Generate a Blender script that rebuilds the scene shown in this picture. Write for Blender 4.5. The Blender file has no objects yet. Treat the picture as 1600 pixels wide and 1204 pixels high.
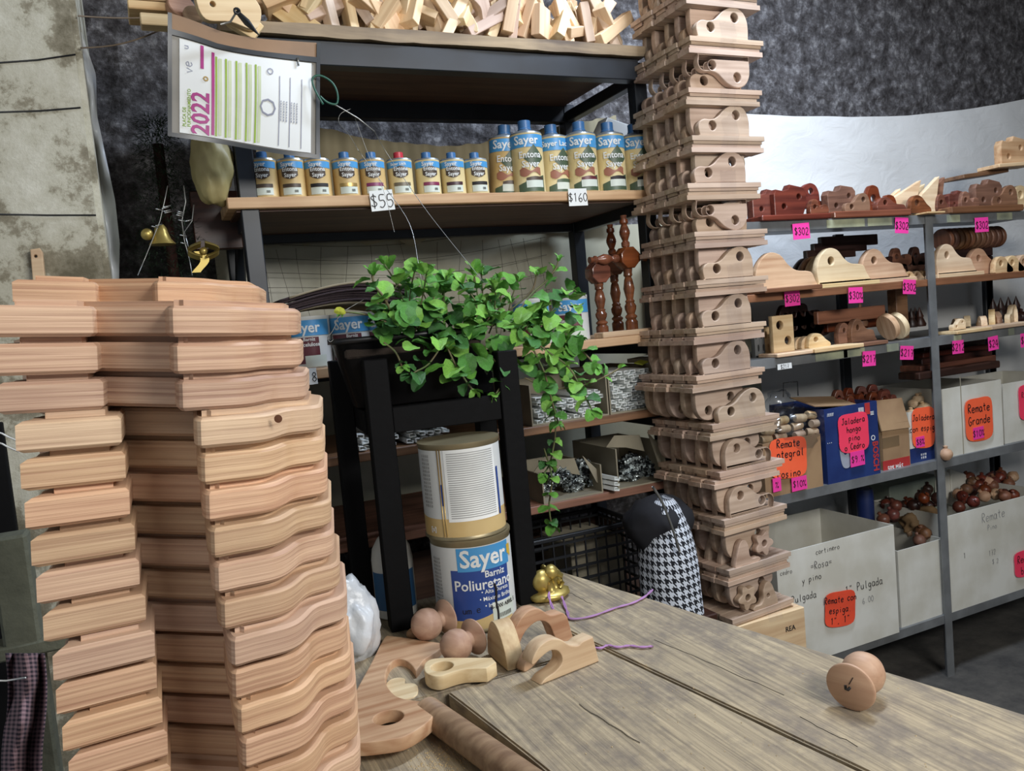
import bpy, bmesh, math, random
from mathutils import Vector, Matrix, noise
random.seed(7)
C = bpy.context.scene.collection
PI = math.pi

# ------------------------------------------------------------------ camera
YAW, PITCH, ROLL, FPX, CH = math.radians(24), math.radians(4.5), math.radians(5.2), 1250.0, 1.45
cw = Vector((math.sin(YAW)*math.cos(PITCH), math.cos(YAW)*math.cos(PITCH), -math.sin(PITCH)))
_r0 = Vector((math.cos(YAW), -math.sin(YAW), 0)); _u0 = _r0.cross(cw)
cr = _r0*math.cos(ROLL) - _u0*math.sin(ROLL)
cu = _u0*math.cos(ROLL) + _r0*math.sin(ROLL)
CO = Vector((0, 0, CH))
cam = bpy.data.cameras.new('camera'); co = bpy.data.objects.new('camera', cam); C.objects.link(co)
cam.sensor_width = 36; cam.lens = 36*FPX/1600; cam.clip_start = .02; cam.clip_end = 60
m = Matrix((cr, cu, -cw)).transposed().to_4x4(); m.translation = CO; co.matrix_world = m
bpy.context.scene.camera = co
def ray(px, py): return cr*((px-800)/FPX) + cu*((602-py)/FPX) + cw
def atY(px, py, Y): d = ray(px, py); return CO + d*(Y/d.y)
def atZ(px, py, z): d = ray(px, py); return CO + d*((z-CH)/d.z)
def atD(px, py, t): return CO + ray(px, py)*t

# ------------------------------------------------------------------ light
sc = bpy.context.scene
sc.view_settings.view_transform = 'Standard'; sc.view_settings.look = 'None'
sc.view_settings.gamma = 1; sc.view_settings.use_curve_mapping = False
sc.view_settings.exposure = 0.0
w = bpy.data.worlds.new('world'); sc.world = w; w.use_nodes = True
w.node_tree.nodes['Background'].inputs[0].default_value = (.72, .80, .9, 1)
w.node_tree.nodes['Background'].inputs[1].default_value = .34
def area(name, loc, target, sx, sy, power, col):
    l = bpy.data.lights.new(name, 'AREA'); l.shape = 'RECTANGLE'; l.size = sx; l.size_y = sy; l.energy = power; l.color = col
    o = bpy.data.objects.new(name, l); C.objects.link(o); o.location = loc
    o.rotation_euler = (Vector(target)-Vector(loc)).to_track_quat('-Z', 'Y').to_euler(); return o
area('ceiling_lamp_light', (1.25, -.85, 2.25), (.75, 1.9, 1.1), 1.3, .4, 53, (1, .98, .94))
area('tube_lamp_light', (1.75, 1.45, 2.95), (1.65, 1.75, 1.6), 1.2, .12, 54, (.72, .83, 1))
area('side_lamp_light', (-.9, -.5, 2.6), (.3, 1.2, 1.0), .9, .5, 5, (1, .96, .92))

# ------------------------------------------------------------------ materials
def lin(c):
    return tuple(((v/255)/12.92 if v/255 <= .04045 else ((v/255+.055)/1.055)**2.4) for v in c) + (1,)
MATS = {}
def base(name):
    M = bpy.data.materials.new(name); M.use_nodes = True
    nt = M.node_tree; return M, nt, nt.nodes['Principled BSDF']
def plain(name, c, rough=.6, metal=0, var=.0, bump=0, bscale=40, alpha=1, trans=0, two=None, tscale=8, emit=0):
    if name in MATS: return MATS[name]
    M, nt, p = base(name); N, L = nt.nodes, nt.links
    p.inputs['Base Color'].default_value = lin(c); p.inputs['Roughness'].default_value = rough
    p.inputs['Metallic'].default_value = metal; p.inputs['Alpha'].default_value = alpha
    p.inputs['Transmission Weight'].default_value = trans
    tc = N.new('ShaderNodeTexCoord')
    n = N.new('ShaderNodeTexNoise'); n.inputs['Scale'].default_value = tscale; n.inputs['Detail'].default_value = 5
    L.new(tc.outputs['Object'], n.inputs['Vector'])
    r = N.new('ShaderNodeValToRGB'); c2 = two or tuple(v*.88 for v in c)
    r.color_ramp.elements[0].color = lin(c2); r.color_ramp.elements[1].color = lin(c)
    r.color_ramp.elements[0].position = .38; r.color_ramp.elements[1].position = .62
    L.new(n.outputs[0], r.inputs[0]); out = r.outputs[0]
    if var:
        oi = N.new('ShaderNodeObjectInfo'); mr = N.new('ShaderNodeMapRange')
        mr.inputs[3].default_value = 1-var; mr.inputs[4].default_value = 1+var
        h = N.new('ShaderNodeHueSaturation'); L.new(oi.outputs['Random'], mr.inputs[0]); L.new(mr.outputs[0], h.inputs['Value'])
        L.new(out, h.inputs['Color']); out = h.outputs[0]
    L.new(out, p.inputs['Base Color'])
    if bump:
        nb = N.new('ShaderNodeTexNoise'); nb.inputs['Scale'].default_value = bscale; nb.inputs['Detail'].default_value = 6
        L.new(tc.outputs['Object'], nb.inputs['Vector'])
        b = N.new('ShaderNodeBump'); b.inputs['Strength'].default_value = bump; b.inputs['Distance'].default_value = .01
        L.new(nb.outputs[0], b.inputs['Height']); L.new(b.outputs[0], p.inputs['Normal'])
    MATS[name] = M; return M
def film(name, fac=.10, rough=.08, tint=(235, 238, 242)):
    M, nt, p = base(name); N, L = nt.nodes, nt.links
    t_ = N.new('ShaderNodeBsdfTransparent'); g_ = N.new('ShaderNodeBsdfGlossy'); g_.inputs['Roughness'].default_value = rough; t_.inputs[0].default_value = lin(tint)
    m_ = N.new('ShaderNodeMixShader'); m_.inputs[0].default_value = fac; L.new(t_.outputs[0], m_.inputs[1]); L.new(g_.outputs[0], m_.inputs[2])
    L.new(m_.outputs[0], nt.nodes['Material Output'].inputs[0]); return M
def wood(name, c1, c2, scale=(3, 60, 60), rough=.6, var=.12, bump=.15, huevar=.01, knots=False):
    if name in MATS: return MATS[name]
    M, nt, p = base(name); N, L = nt.nodes, nt.links
    p.inputs['Roughness'].default_value = rough
    tc = N.new('ShaderNodeTexCoord'); oi = N.new('ShaderNodeObjectInfo')
    va = N.new('ShaderNodeVectorMath'); va.operation = 'SCALE'; va.inputs[0].default_value = (3, 5, 7); L.new(oi.outputs['Random'], va.inputs[3])
    ad = N.new('ShaderNodeVectorMath'); ad.operation = 'ADD'; L.new(tc.outputs['Object'], ad.inputs[0]); L.new(va.outputs[0], ad.inputs[1])
    mp = N.new('ShaderNodeMapping'); mp.inputs['Scale'].default_value = scale; L.new(ad.outputs[0], mp.inputs[0])
    n = N.new('ShaderNodeTexNoise'); n.inputs['Scale'].default_value = 1; n.inputs['Detail'].default_value = 5; n.inputs['Distortion'].default_value = .3
    L.new(mp.outputs[0], n.inputs['Vector'])
    n2 = N.new('ShaderNodeTexNoise'); n2.inputs['Scale'].default_value = 9; n2.inputs['Detail'].default_value = 3; L.new(ad.outputs[0], n2.inputs['Vector'])
    mx = N.new('ShaderNodeMath'); mx.operation = 'MULTIPLY_ADD'; mx.inputs[1].default_value = .35; L.new(n2.outputs[0], mx.inputs[0]); L.new(n.outputs[0], mx.inputs[2])
    r = N.new('ShaderNodeValToRGB'); r.color_ramp.elements[0].color = lin(c2); r.color_ramp.elements[1].color = lin(c1)
    r.color_ramp.elements[0].position = .45; r.color_ramp.elements[1].position = .85
    L.new(mx.outputs[0], r.inputs[0])
    h = N.new('ShaderNodeHueSaturation')
    for sock, lo, hi, k in (('Value', 1-var, 1+var, 1.0), ('Hue', .5-huevar, .5+huevar, 7.31), ('Saturation', .88, 1.1, 3.77)):
        a = N.new('ShaderNodeMath'); a.operation = 'MULTIPLY'; a.inputs[1].default_value = k; L.new(oi.outputs['Random'], a.inputs[0])
        f = N.new('ShaderNodeMath'); f.operation = 'FRACT'; L.new(a.outputs[0], f.inputs[0])
        mr = N.new('ShaderNodeMapRange'); mr.inputs[3].default_value = lo; mr.inputs[4].default_value = hi
        L.new(f.outputs[0], mr.inputs[0]); L.new(mr.outputs[0], h.inputs[sock])
    L.new(r.outputs[0], h.inputs['Color']); L.new(h.outputs[0], p.inputs['Base Color'])
    b = N.new('ShaderNodeBump'); b.inputs['Strength'].default_value = bump; b.inputs['Distance'].default_value = .003
    L.new(n.outputs[0], b.inputs['Height']); L.new(b.outputs[0], p.inputs['Normal'])
    MATS[name] = M; return M
pine = wood('pine', (222, 194, 154), (188, 150, 112))
cedar = wood('cedar', (212, 176, 144), (172, 128, 98), var=.1, huevar=.012)
stackwood = wood('stack_cedar', (204, 170, 136), (164, 126, 98), scale=(3, 9, 430), var=.09, bump=.3, huevar=.007)
beech = wood('beech', (190, 154, 124), (164, 124, 96), var=.05)
palew = wood('pale_pine', (236, 212, 172), (205, 172, 128), var=.08)
towerw = wood('tower_wood', (200, 176, 156), (162, 136, 116), var=.12)
mahog = wood('mahogany', (120, 62, 44), (72, 34, 26), rough=.35, var=.15)
walnut = wood('walnut', (140, 98, 72), (92, 60, 42), rough=.5, var=.15)
darkw = wood('dark_wood', (62, 36, 28), (32, 18, 15), rough=.4)
lacq = wood('lacquered_wood', (134, 76, 50), (78, 42, 28), rough=.2)
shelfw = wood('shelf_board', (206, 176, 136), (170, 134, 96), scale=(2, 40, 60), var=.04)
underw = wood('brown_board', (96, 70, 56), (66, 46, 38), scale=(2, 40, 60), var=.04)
roughw = wood('rough_board', (176, 152, 118), (96, 80, 66), scale=(3, 20, 30), var=.03, bump=.6)
black = plain('black_paint', (26, 28, 32), .45, two=(18, 19, 22))
blackwood = plain('black_wood', (9, 9, 11), .7, bump=.1)
bluesteel = plain('black_steel', (30, 36, 44), .42, two=(22, 26, 32))
greysteel = plain('grey_steel', (128, 130, 130), .45, metal=.2, two=(105, 106, 106))
for m__ in (blackwood,): m__.node_tree.nodes['Principled BSDF'].inputs['Specular IOR Level'].default_value = .15
potblack = plain('pot_black', (22, 22, 24), .4)
card = plain('cardboard', (158, 128, 94), .85, two=(142, 112, 82))
cardg = plain('grey_cardboard', (150, 142, 122), .85)
whitebox = plain('white_box', (214, 212, 202), .7, two=(196, 192, 178), tscale=6)
bluebox = plain('blue_box', (38, 58, 112), .4, two=(30, 46, 96))
red = plain('red_print', (186, 52, 50), .6)
ink = plain('marker_ink', (26, 22, 26), .6)
greyink = plain('faint_ink', (150, 150, 148), .7)
pinkn = plain('pink_paper', (240, 62, 160), .6, two=(235, 56, 152))
orangen = plain('orange_paper', (250, 104, 62), .6, two=(246, 96, 56))
rosen = plain('rose_paper', (246, 64, 96), .6, two=(240, 58, 90))
whitep = plain('white_paper', (226, 228, 226), .6, two=(220, 222, 220))
sayblue = plain('label_blue', (74, 146, 198), .4, two=(68, 140, 192))
deepblue = plain('label_deep_blue', (44, 72, 140), .4, two=(38, 64, 130))
tinsil = plain('tin_silver', (188, 196, 200), .3, metal=.7)
tingold = plain('tin_gold', (190, 160, 100), .35, metal=.6)
labwhite = plain('label_white', (206, 208, 206), .45, two=(198, 200, 198))
labtan = plain('label_tan', (202, 176, 124), .45, two=(190, 158, 100))
labcream = plain('label_cream', (214, 198, 152), .45, two=(205, 184, 130))
labgreen = plain('label_green', (74, 92, 70), .45)
labbrown = plain('label_brown', (74, 60, 48), .45)
labrust = plain('label_rust', (160, 104, 82), .5)
labwine = plain('label_wine', (96, 40, 50), .4)
stickerw = plain('sticker_white', (206, 214, 204), .5)
capblue = plain('cap_blue', (62, 110, 160), .35)
capred = plain('cap_red', (190, 50, 64), .35)
prwhite = plain('print_white', (240, 242, 240), .5)
leafm = []
for i, (a, b) in enumerate((((122, 186, 78), (86, 148, 58)), ((104, 168, 76), (66, 124, 54)), ((150, 206, 92), (112, 172, 72)), ((80, 136, 70), (50, 98, 50)))):
    leafm.append(plain('leaf_green_%d' % i, a, .28, two=b, tscale=30, var=.12, bump=.5, bscale=110))
stemm = plain('stem', (108, 92, 66), .6, two=(84, 104, 58), tscale=20)
gold = plain('gold_paint', (190, 168, 96), .38, metal=.7)
clearp = film('clear_plastic', .05, .1, (253, 253, 254))
bagclear = film('bag_plastic', .12, .2)
hazep = plain('milky_plastic', (214, 220, 226), .3, alpha=.72)
bagw = plain('white_bag', (226, 230, 234), .3, alpha=.9, bump=.5, bscale=25)
vinyl = plain('grey_vinyl', (64, 66, 68), .35)
kraft = plain('kraft', (150, 118, 88), .7)
purple = plain('purple_raffia', (172, 128, 176), .6)
beigec = plain('beige_cloth', (150, 140, 112), .85, two=(132, 124, 100), tscale=3)
needle = plain('fir_needles', (48, 72, 50), .7)
wirem = plain('wire_silver', (150, 150, 146), .35, metal=.7)
greenw = plain('green_cord', (30, 92, 74), .4)
twine = plain('twine', (120, 104, 86), .8)
sandp = plain('sandpaper', (62, 50, 54), .95, bump=.4, bscale=300)
sawd = plain('sawdust', (200, 172, 124), .95)

def wallmat(name, cs, vscale, bump):
    M, nt, p = base(name); N, L = nt.nodes, nt.links
    tc = N.new('ShaderNodeTexCoord')
    n = N.new('ShaderNodeTexNoise'); n.inputs['Scale'].default_value = vscale; n.inputs['Detail'].default_value = 9; n.inputs['Roughness'].default_value = .72
    L.new(tc.outputs['Object'], n.inputs['Vector'])
    r = N.new('ShaderNodeValToRGB'); e = r.color_ramp.elements
    e[0].position, e[0].color = cs[0][0], lin(cs[0][1]); e[1].position, e[1].color = cs[-1][0], lin(cs[-1][1])
    for q, c in cs[1:-1]: x = e.new(q); x.color = lin(c)
    L.new(n.outputs[0], r.inputs[0]); L.new(r.outputs[0], p.inputs['Base Color'])
    p.inputs['Roughness'].default_value = .92
    b = N.new('ShaderNodeBump'); b.inputs['Strength'].default_value = bump; b.inputs['Distance'].default_value = .02
    L.new(n.outputs[0], b.inputs['Height']); L.new(b.outputs[0], p.inputs['Normal'])
    return M
stucco = wallmat('rough_stucco', [(.36, (46, 42, 42)), (.5, (84, 81, 82)), (.58, (112, 110, 112)), (.66, (150, 148, 148))], 26, .8)
plaster = wallmat('peeling_plaster', [(.36, (104, 98, 80)), (.47, (142, 136, 118)), (.52, (184, 181, 164)), (.66, (204, 202, 188))], 7, .4)
concrete = wallmat('concrete', [(.35, (58, 56, 54)), (.65, (92, 88, 82))], 7, .4)
def tablemat():
    M, nt, p = base('weathered_table'); N, L = nt.nodes, nt.links
    tc = N.new('ShaderNodeTexCoord')
    def nz(sc, det, dist=0):
        mp = N.new('ShaderNodeMapping'); mp.inputs['Scale'].default_value = sc; L.new(tc.outputs['Object'], mp.inputs[0])
        n = N.new('ShaderNodeTexNoise'); n.inputs['Scale'].default_value = 1; n.inputs['Detail'].default_value = det; n.inputs['Distortion'].default_value = dist; n.inputs['Roughness'].default_value = .65
        L.new(mp.outputs[0], n.inputs['Vector']); return n.outputs[0]
    g = nz((120, 3.2, 60), 7, .5); bl = nz((9, 5, 9), 6, .4); sm = nz((30, 22, 30), 5)
    r1 = N.new('ShaderNodeValToRGB'); e = r1.color_ramp.elements
    e[0].position, e[0].color = .3, lin((124, 112, 94)); e[1].position, e[1].color = .68, lin((194, 176, 144))
    L.new(g, r1.inputs[0])
    r2 = N.new('ShaderNodeValToRGB'); e = r2.color_ramp.elements; e[0].position, e[0].color = .45, (0, 0, 0, 1); e[1].position, e[1].color = .6, (1, 1, 1, 1)
    ad = N.new('ShaderNodeMath'); ad.operation = 'MULTIPLY_ADD'; ad.inputs[1].default_value = .5; L.new(sm, ad.inputs[0])
    mu = N.new('ShaderNodeMath'); mu.operation = 'MULTIPLY'; mu.inputs[1].default_value = .5; L.new(bl, mu.inputs[0]); L.new(mu.outputs[0], ad.inputs[2])
    L.new(ad.outputs[0], r2.inputs[0])
    mx = N.new('ShaderNodeMix'); mx.data_type = 'RGBA'; mx.inputs[7].default_value = lin((118, 108, 98))
    f = N.new('ShaderNodeMath'); f.operation = 'MULTIPLY'; f.inputs[1].default_value = .75; L.new(r2.outputs[0], f.inputs[0]); L.new(f.outputs[0], mx.inputs[0])
    L.new(r1.outputs[0], mx.inputs[6]); L.new(mx.outputs[2], p.inputs['Base Color']); p.inputs['Roughness'].default_value = .75
    b = N.new('ShaderNodeBump'); b.inputs['Strength'].default_value = .6; b.inputs['Distance'].default_value = .006
    L.new(g, b.inputs['Height']); L.new(b.outputs[0], p.inputs['Normal']); return M
tabm = tablemat()
def tarpmat():
    M, nt, p = base('white_tarp'); N, L = nt.nodes, nt.links
    p.inputs['Base Color'].default_value = lin((222, 222, 220)); p.inputs['Roughness'].default_value = .5
    tc = N.new('ShaderNodeTexCoord'); mp = N.new('ShaderNodeMapping'); mp.inputs['Scale'].default_value = (9, 9, 16); mp.inputs['Rotation'].default_value = (0, .5, 0); L.new(tc.outputs['Object'], mp.inputs[0])
    n = N.new('ShaderNodeTexNoise'); n.inputs['Scale'].default_value = 1; n.inputs['Detail'].default_value = 5; n.inputs['Distortion'].default_value = 1.5; L.new(mp.outputs[0], n.inputs['Vector'])
    b = N.new('ShaderNodeBump'); b.inputs['Strength'].default_value = .35; b.inputs['Distance'].default_value = .01
    L.new(n.outputs[0], b.inputs['Height']); L.new(b.outputs[0], p.inputs['Normal']); return M
tarp = tarpmat()
def houndstooth(name, ca, cb, sc, tw=True):
    M, nt, p = base(name); N, L = nt.nodes, nt.links
    tc = N.new('ShaderNodeTexCoord'); s = N.new('ShaderNodeSeparateXYZ'); L.new(tc.outputs['UV'], s.inputs[0])
    def ma(op, a, b=None):
        x = N.new('ShaderNodeMath'); x.operation = op
        for i, v in enumerate((a, b)):
            if v is None: continue
            if isinstance(v, (int, float)): x.inputs[i].default_value = v
            else: L.new(v, x.inputs[i])
        return x.outputs[0]
    u = ma('MULTIPLY', s.outputs[0], sc); v = ma('MULTIPLY', s.outputs[1], sc)
    wu = ma('LESS_THAN', ma('FRACT', u), .5); wv = ma('LESS_THAN', ma('FRACT', v), .5)
    if tw:
        t = ma('LESS_THAN', ma('FRACT', ma('MULTIPLY', ma('ADD', u, v), 2)), .5)
        o = ma('ADD', ma('MULTIPLY', wu, t), ma('MULTIPLY', wv, ma('SUBTRACT', 1, t)))
    else: o = ma('MULTIPLY', ma('ADD', wu, wv), .5)
    mx = N.new('ShaderNodeMix'); mx.data_type = 'RGBA'; mx.inputs[6].default_value = lin(ca); mx.inputs[7].default_value = lin(cb)
    L.new(o, mx.inputs[0]); L.new(mx.outputs[2], p.inputs['Base Color']); p.inputs['Roughness'].default_value = .9; return M
hound = houndstooth('houndstooth', (20, 22, 30), (204, 210, 220), 1)
gingham = houndstooth('gingham', (150, 122, 128), (48, 40, 52), 1, False)

# ------------------------------------------------------------------ mesh helpers
def mesh(bm, smooth=False, name='m'):
    me = bpy.data.meshes.new(name); bm.to_mesh(me); bm.free()
    if smooth: me.polygons.foreach_set('use_smooth', [True]*len(me.polygons))
    return me
def pydata(v, f, smooth=False):
    me = bpy.data.meshes.new('m'); me.from_pydata([tuple(x) for x in v], [], f); me.update()
    if smooth: me.polygons.foreach_set('use_smooth', [True]*len(me.polygons))
    return me
def setm(me, mat):
    me.materials.clear(); me.materials.append(mat); return me
def obj(name, me, mat=None, parent=None, loc=None, rot=None, mw=None, kind=None, label=None):
    if mat is not None and (len(me.materials) == 0): me.materials.append(mat)
    o = bpy.data.objects.new(name, me); C.objects.link(o)
    if mat is not None and me.materials[0] != mat:
        o.material_slots[0].link = 'OBJECT'; o.material_slots[0].material = mat
    if mw is not None: o.matrix_world = mw
    if loc is not None: o.location = loc
    if rot is not None: o.rotation_euler = rot
    if parent is not None: o.parent = parent
    if kind: o['kind'] = kind
    if label: o['label'] = label
    return o
def tag(o, label, cat, group=None, kind=None):
    o['label'] = label; o['category'] = cat
    if group: o['group'] = group
    if kind: o['kind'] = kind
    return o
def thing(name, label, cat, loc=(0, 0, 0), rot=(0, 0, 0), group=None, mw=None):
    o = bpy.data.objects.new(name, None); o.empty_display_size = .05; C.objects.link(o)
    if mw is not None: o.matrix_world = mw
    else: o.location = loc; o.rotation_euler = rot
    return tag(o, label, cat, group)
def copy_tree(o, parent=None):
    c = o.copy(); C.objects.link(c); c.parent = parent
    for ch in [x for x in KIDS.get(o.name, [])]: KIDS.setdefault(c.name, []).append(copy_tree(ch, c))
    return c
KIDS = {}
def kid(parent, name, me, mat=None, **k):
    o = obj(name, me, mat, parent, **k); KIDS.setdefault(parent.name, []).append(o); return o
CACHE = {}
def cached(key, fn):
    if key not in CACHE: CACHE[key] = fn()
    return CACHE[key]
def boxm(sx, sy, sz, bev=0.0, c=(0, 0, 0)):
    bm = bmesh.new(); bmesh.ops.create_cube(bm, size=1)
    bmesh.ops.scale(bm, vec=(sx, sy, sz), verts=bm.verts)
    if bev: bmesh.ops.bevel(bm, geom=bm.edges[:], offset=bev, segments=1, affect='EDGES')
    bmesh.ops.translate(bm, vec=c, verts=bm.verts); return mesh(bm)
def boxes(lst):
    bm = bmesh.new()
    for (x0, x1, y0, y1, z0, z1) in lst:
        r = bmesh.ops.create_cube(bm, size=1)
        for v in r['verts']: v.co = Vector(((x0+x1)/2+v.co.x*(x1-x0), (y0+y1)/2+v.co.y*(y1-y0), (z0+z1)/2+v.co.z*(z1-z0)))
    return mesh(bm)
def box_between(x0, x1, y0, y1, z0, z1, bev=0): return boxm(x1-x0, y1-y0, z1-z0, bev, ((x0+x1)/2, (y0+y1)/2, (z0+z1)/2))
def lathe(prof, seg=32, smooth=True, cap=True):
    v, f = [], []
    for r, z in prof:
        for i in range(seg): a = 2*PI*i/seg; v.append((r*math.cos(a), r*math.sin(a), z))
    for j in range(len(prof)-1):
        for i in range(seg):
            k = (i+1) % seg; f.append((j*seg+i, j*seg+k, (j+1)*seg+k, (j+1)*seg+i))
    if cap:
        f.append(tuple(reversed(range(seg)))); f.append(tuple(range((len(prof)-1)*seg, len(prof)*seg)))
    me = pydata(v, f)
    if smooth:
        me.polygons.foreach_set('use_smooth', [len(p.vertices) == 4 for p in me.polygons])
        me.set_sharp_from_angle(angle=.7)
    return me
def tube(pts, r, seg=6, rads=None):
    pts = [Vector(p) for p in pts]; v, f = [], []
    up = Vector((.13, .2, 1)).normalized()
    for i, p in enumerate(pts):
        t = (pts[min(i+1, len(pts)-1)]-pts[max(i-1, 0)]).normalized()
        a = t.cross(up); a = a.normalized() if a.length > 1e-3 else t.cross(Vector((1, 0, 0))).normalized(); b = t.cross(a)
        rr = rads[i] if rads else r
        for k in range(seg): q = 2*PI*k/seg; v.append(p+a*(rr*math.cos(q))+b*(rr*math.sin(q)))
    for i in range(len(pts)-1):
        for k in range(seg): n = (k+1) % seg; f.append((i*seg+k, i*seg+n, (i+1)*seg+n, (i+1)*seg+k))
    f.append(tuple(range(seg))); f.append(tuple(reversed(range((len(pts)-1)*seg, len(pts)*seg))))
    return pydata(v, f, True)
def spline(pts, n=6, closed=False):
    P = [Vector(p) for p in pts]; out = []; N = len(P); rng = range(N if closed else N-1)
    for i in rng:
        g = (lambda k: P[k % N]) if closed else (lambda k: P[max(0, min(N-1, k))])
        p0, p1, p2, p3 = g(i-1), g(i), g(i+1), g(i+2)
        for k in range(n):
            t = k/n; out.append(.5*((2*p1)+(-p0+p2)*t+(2*p0-5*p1+4*p2-p3)*t*t+(-p0+3*p1-3*p2+p3)*t**3))
    if not closed: out.append(P[-1])
    return out
def csp(pts, n=4):
    """closed outline: points flagged with a third value are sharp corners"""
    N = len(pts); c0 = next((i for i in range(N) if len(pts[i]) > 2), None)
    if c0 is None: return [(v_.x, v_.y) for v_ in spline([(p[0], p[1], 0) for p in pts], n, True)]
    P = [pts[(c0+i) % N] for i in range(N)]+[pts[c0]]; out = []; seg = [P[0]]
    for p in P[1:]:
        seg.append(p)
        if len(p) > 2:
            if len(seg) == 2: out.append(seg[0][:2])
            else: out += [(v_.x, v_.y) for v_ in spline([(q[0], q[1], 0) for q in seg], n)][:-1]
            seg = [p]
    return out
def circ(cx, cy, r, n=16, ry=None): return [(cx+r*math.cos(2*PI*i/n), cy+(ry or r)*math.sin(2*PI*i/n)) for i in range(n)]
def plate(outline, holes, th, bev=.002, upright=True):
    cu_ = bpy.data.curves.new('plate', 'CURVE'); cu_.dimensions = '2D'; cu_.fill_mode = 'BOTH'
    for loop in [outline]+list(holes):
        s = cu_.splines.new('POLY'); s.points.add(len(loop)-1)
        for p, q in zip(s.points, loop): p.co = (q[0], q[1], 0, 1)
        s.use_cyclic_u = True
    cu_.extrude = th/2-bev; cu_.bevel_depth = bev; cu_.bevel_resolution = 1; cu_.offset = -bev
    o = bpy.data.objects.new('plate', cu_); me = bpy.data.meshes.new_from_object(o)
    bpy.data.objects.remove(o); bpy.data.curves.remove(cu_)
    if upright: me.transform(Matrix.Rotation(PI/2, 4, 'X'))
    for p in me.polygons: p.use_smooth = True
    me.set_sharp_from_angle(angle=.5); return me
def text_mesh(s, size, bold=0.0, sx=1.0, align='CENTER', shear=0):
    c = bpy.data.curves.new('t', 'FONT'); c.body = s; c.size = size; c.align_x = align; c.align_y = 'CENTER'; c.offset = bold*size
    c.resolution_u = 2; c.shear = shear; c.extrude = .0002
    o = bpy.data.objects.new('t', c); me = bpy.data.meshes.new_from_object(o); bpy.data.objects.remove(o); bpy.data.curves.remove(c)
    me.transform(Matrix.Diagonal((sx, 1, 1, 1))); return me
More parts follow.
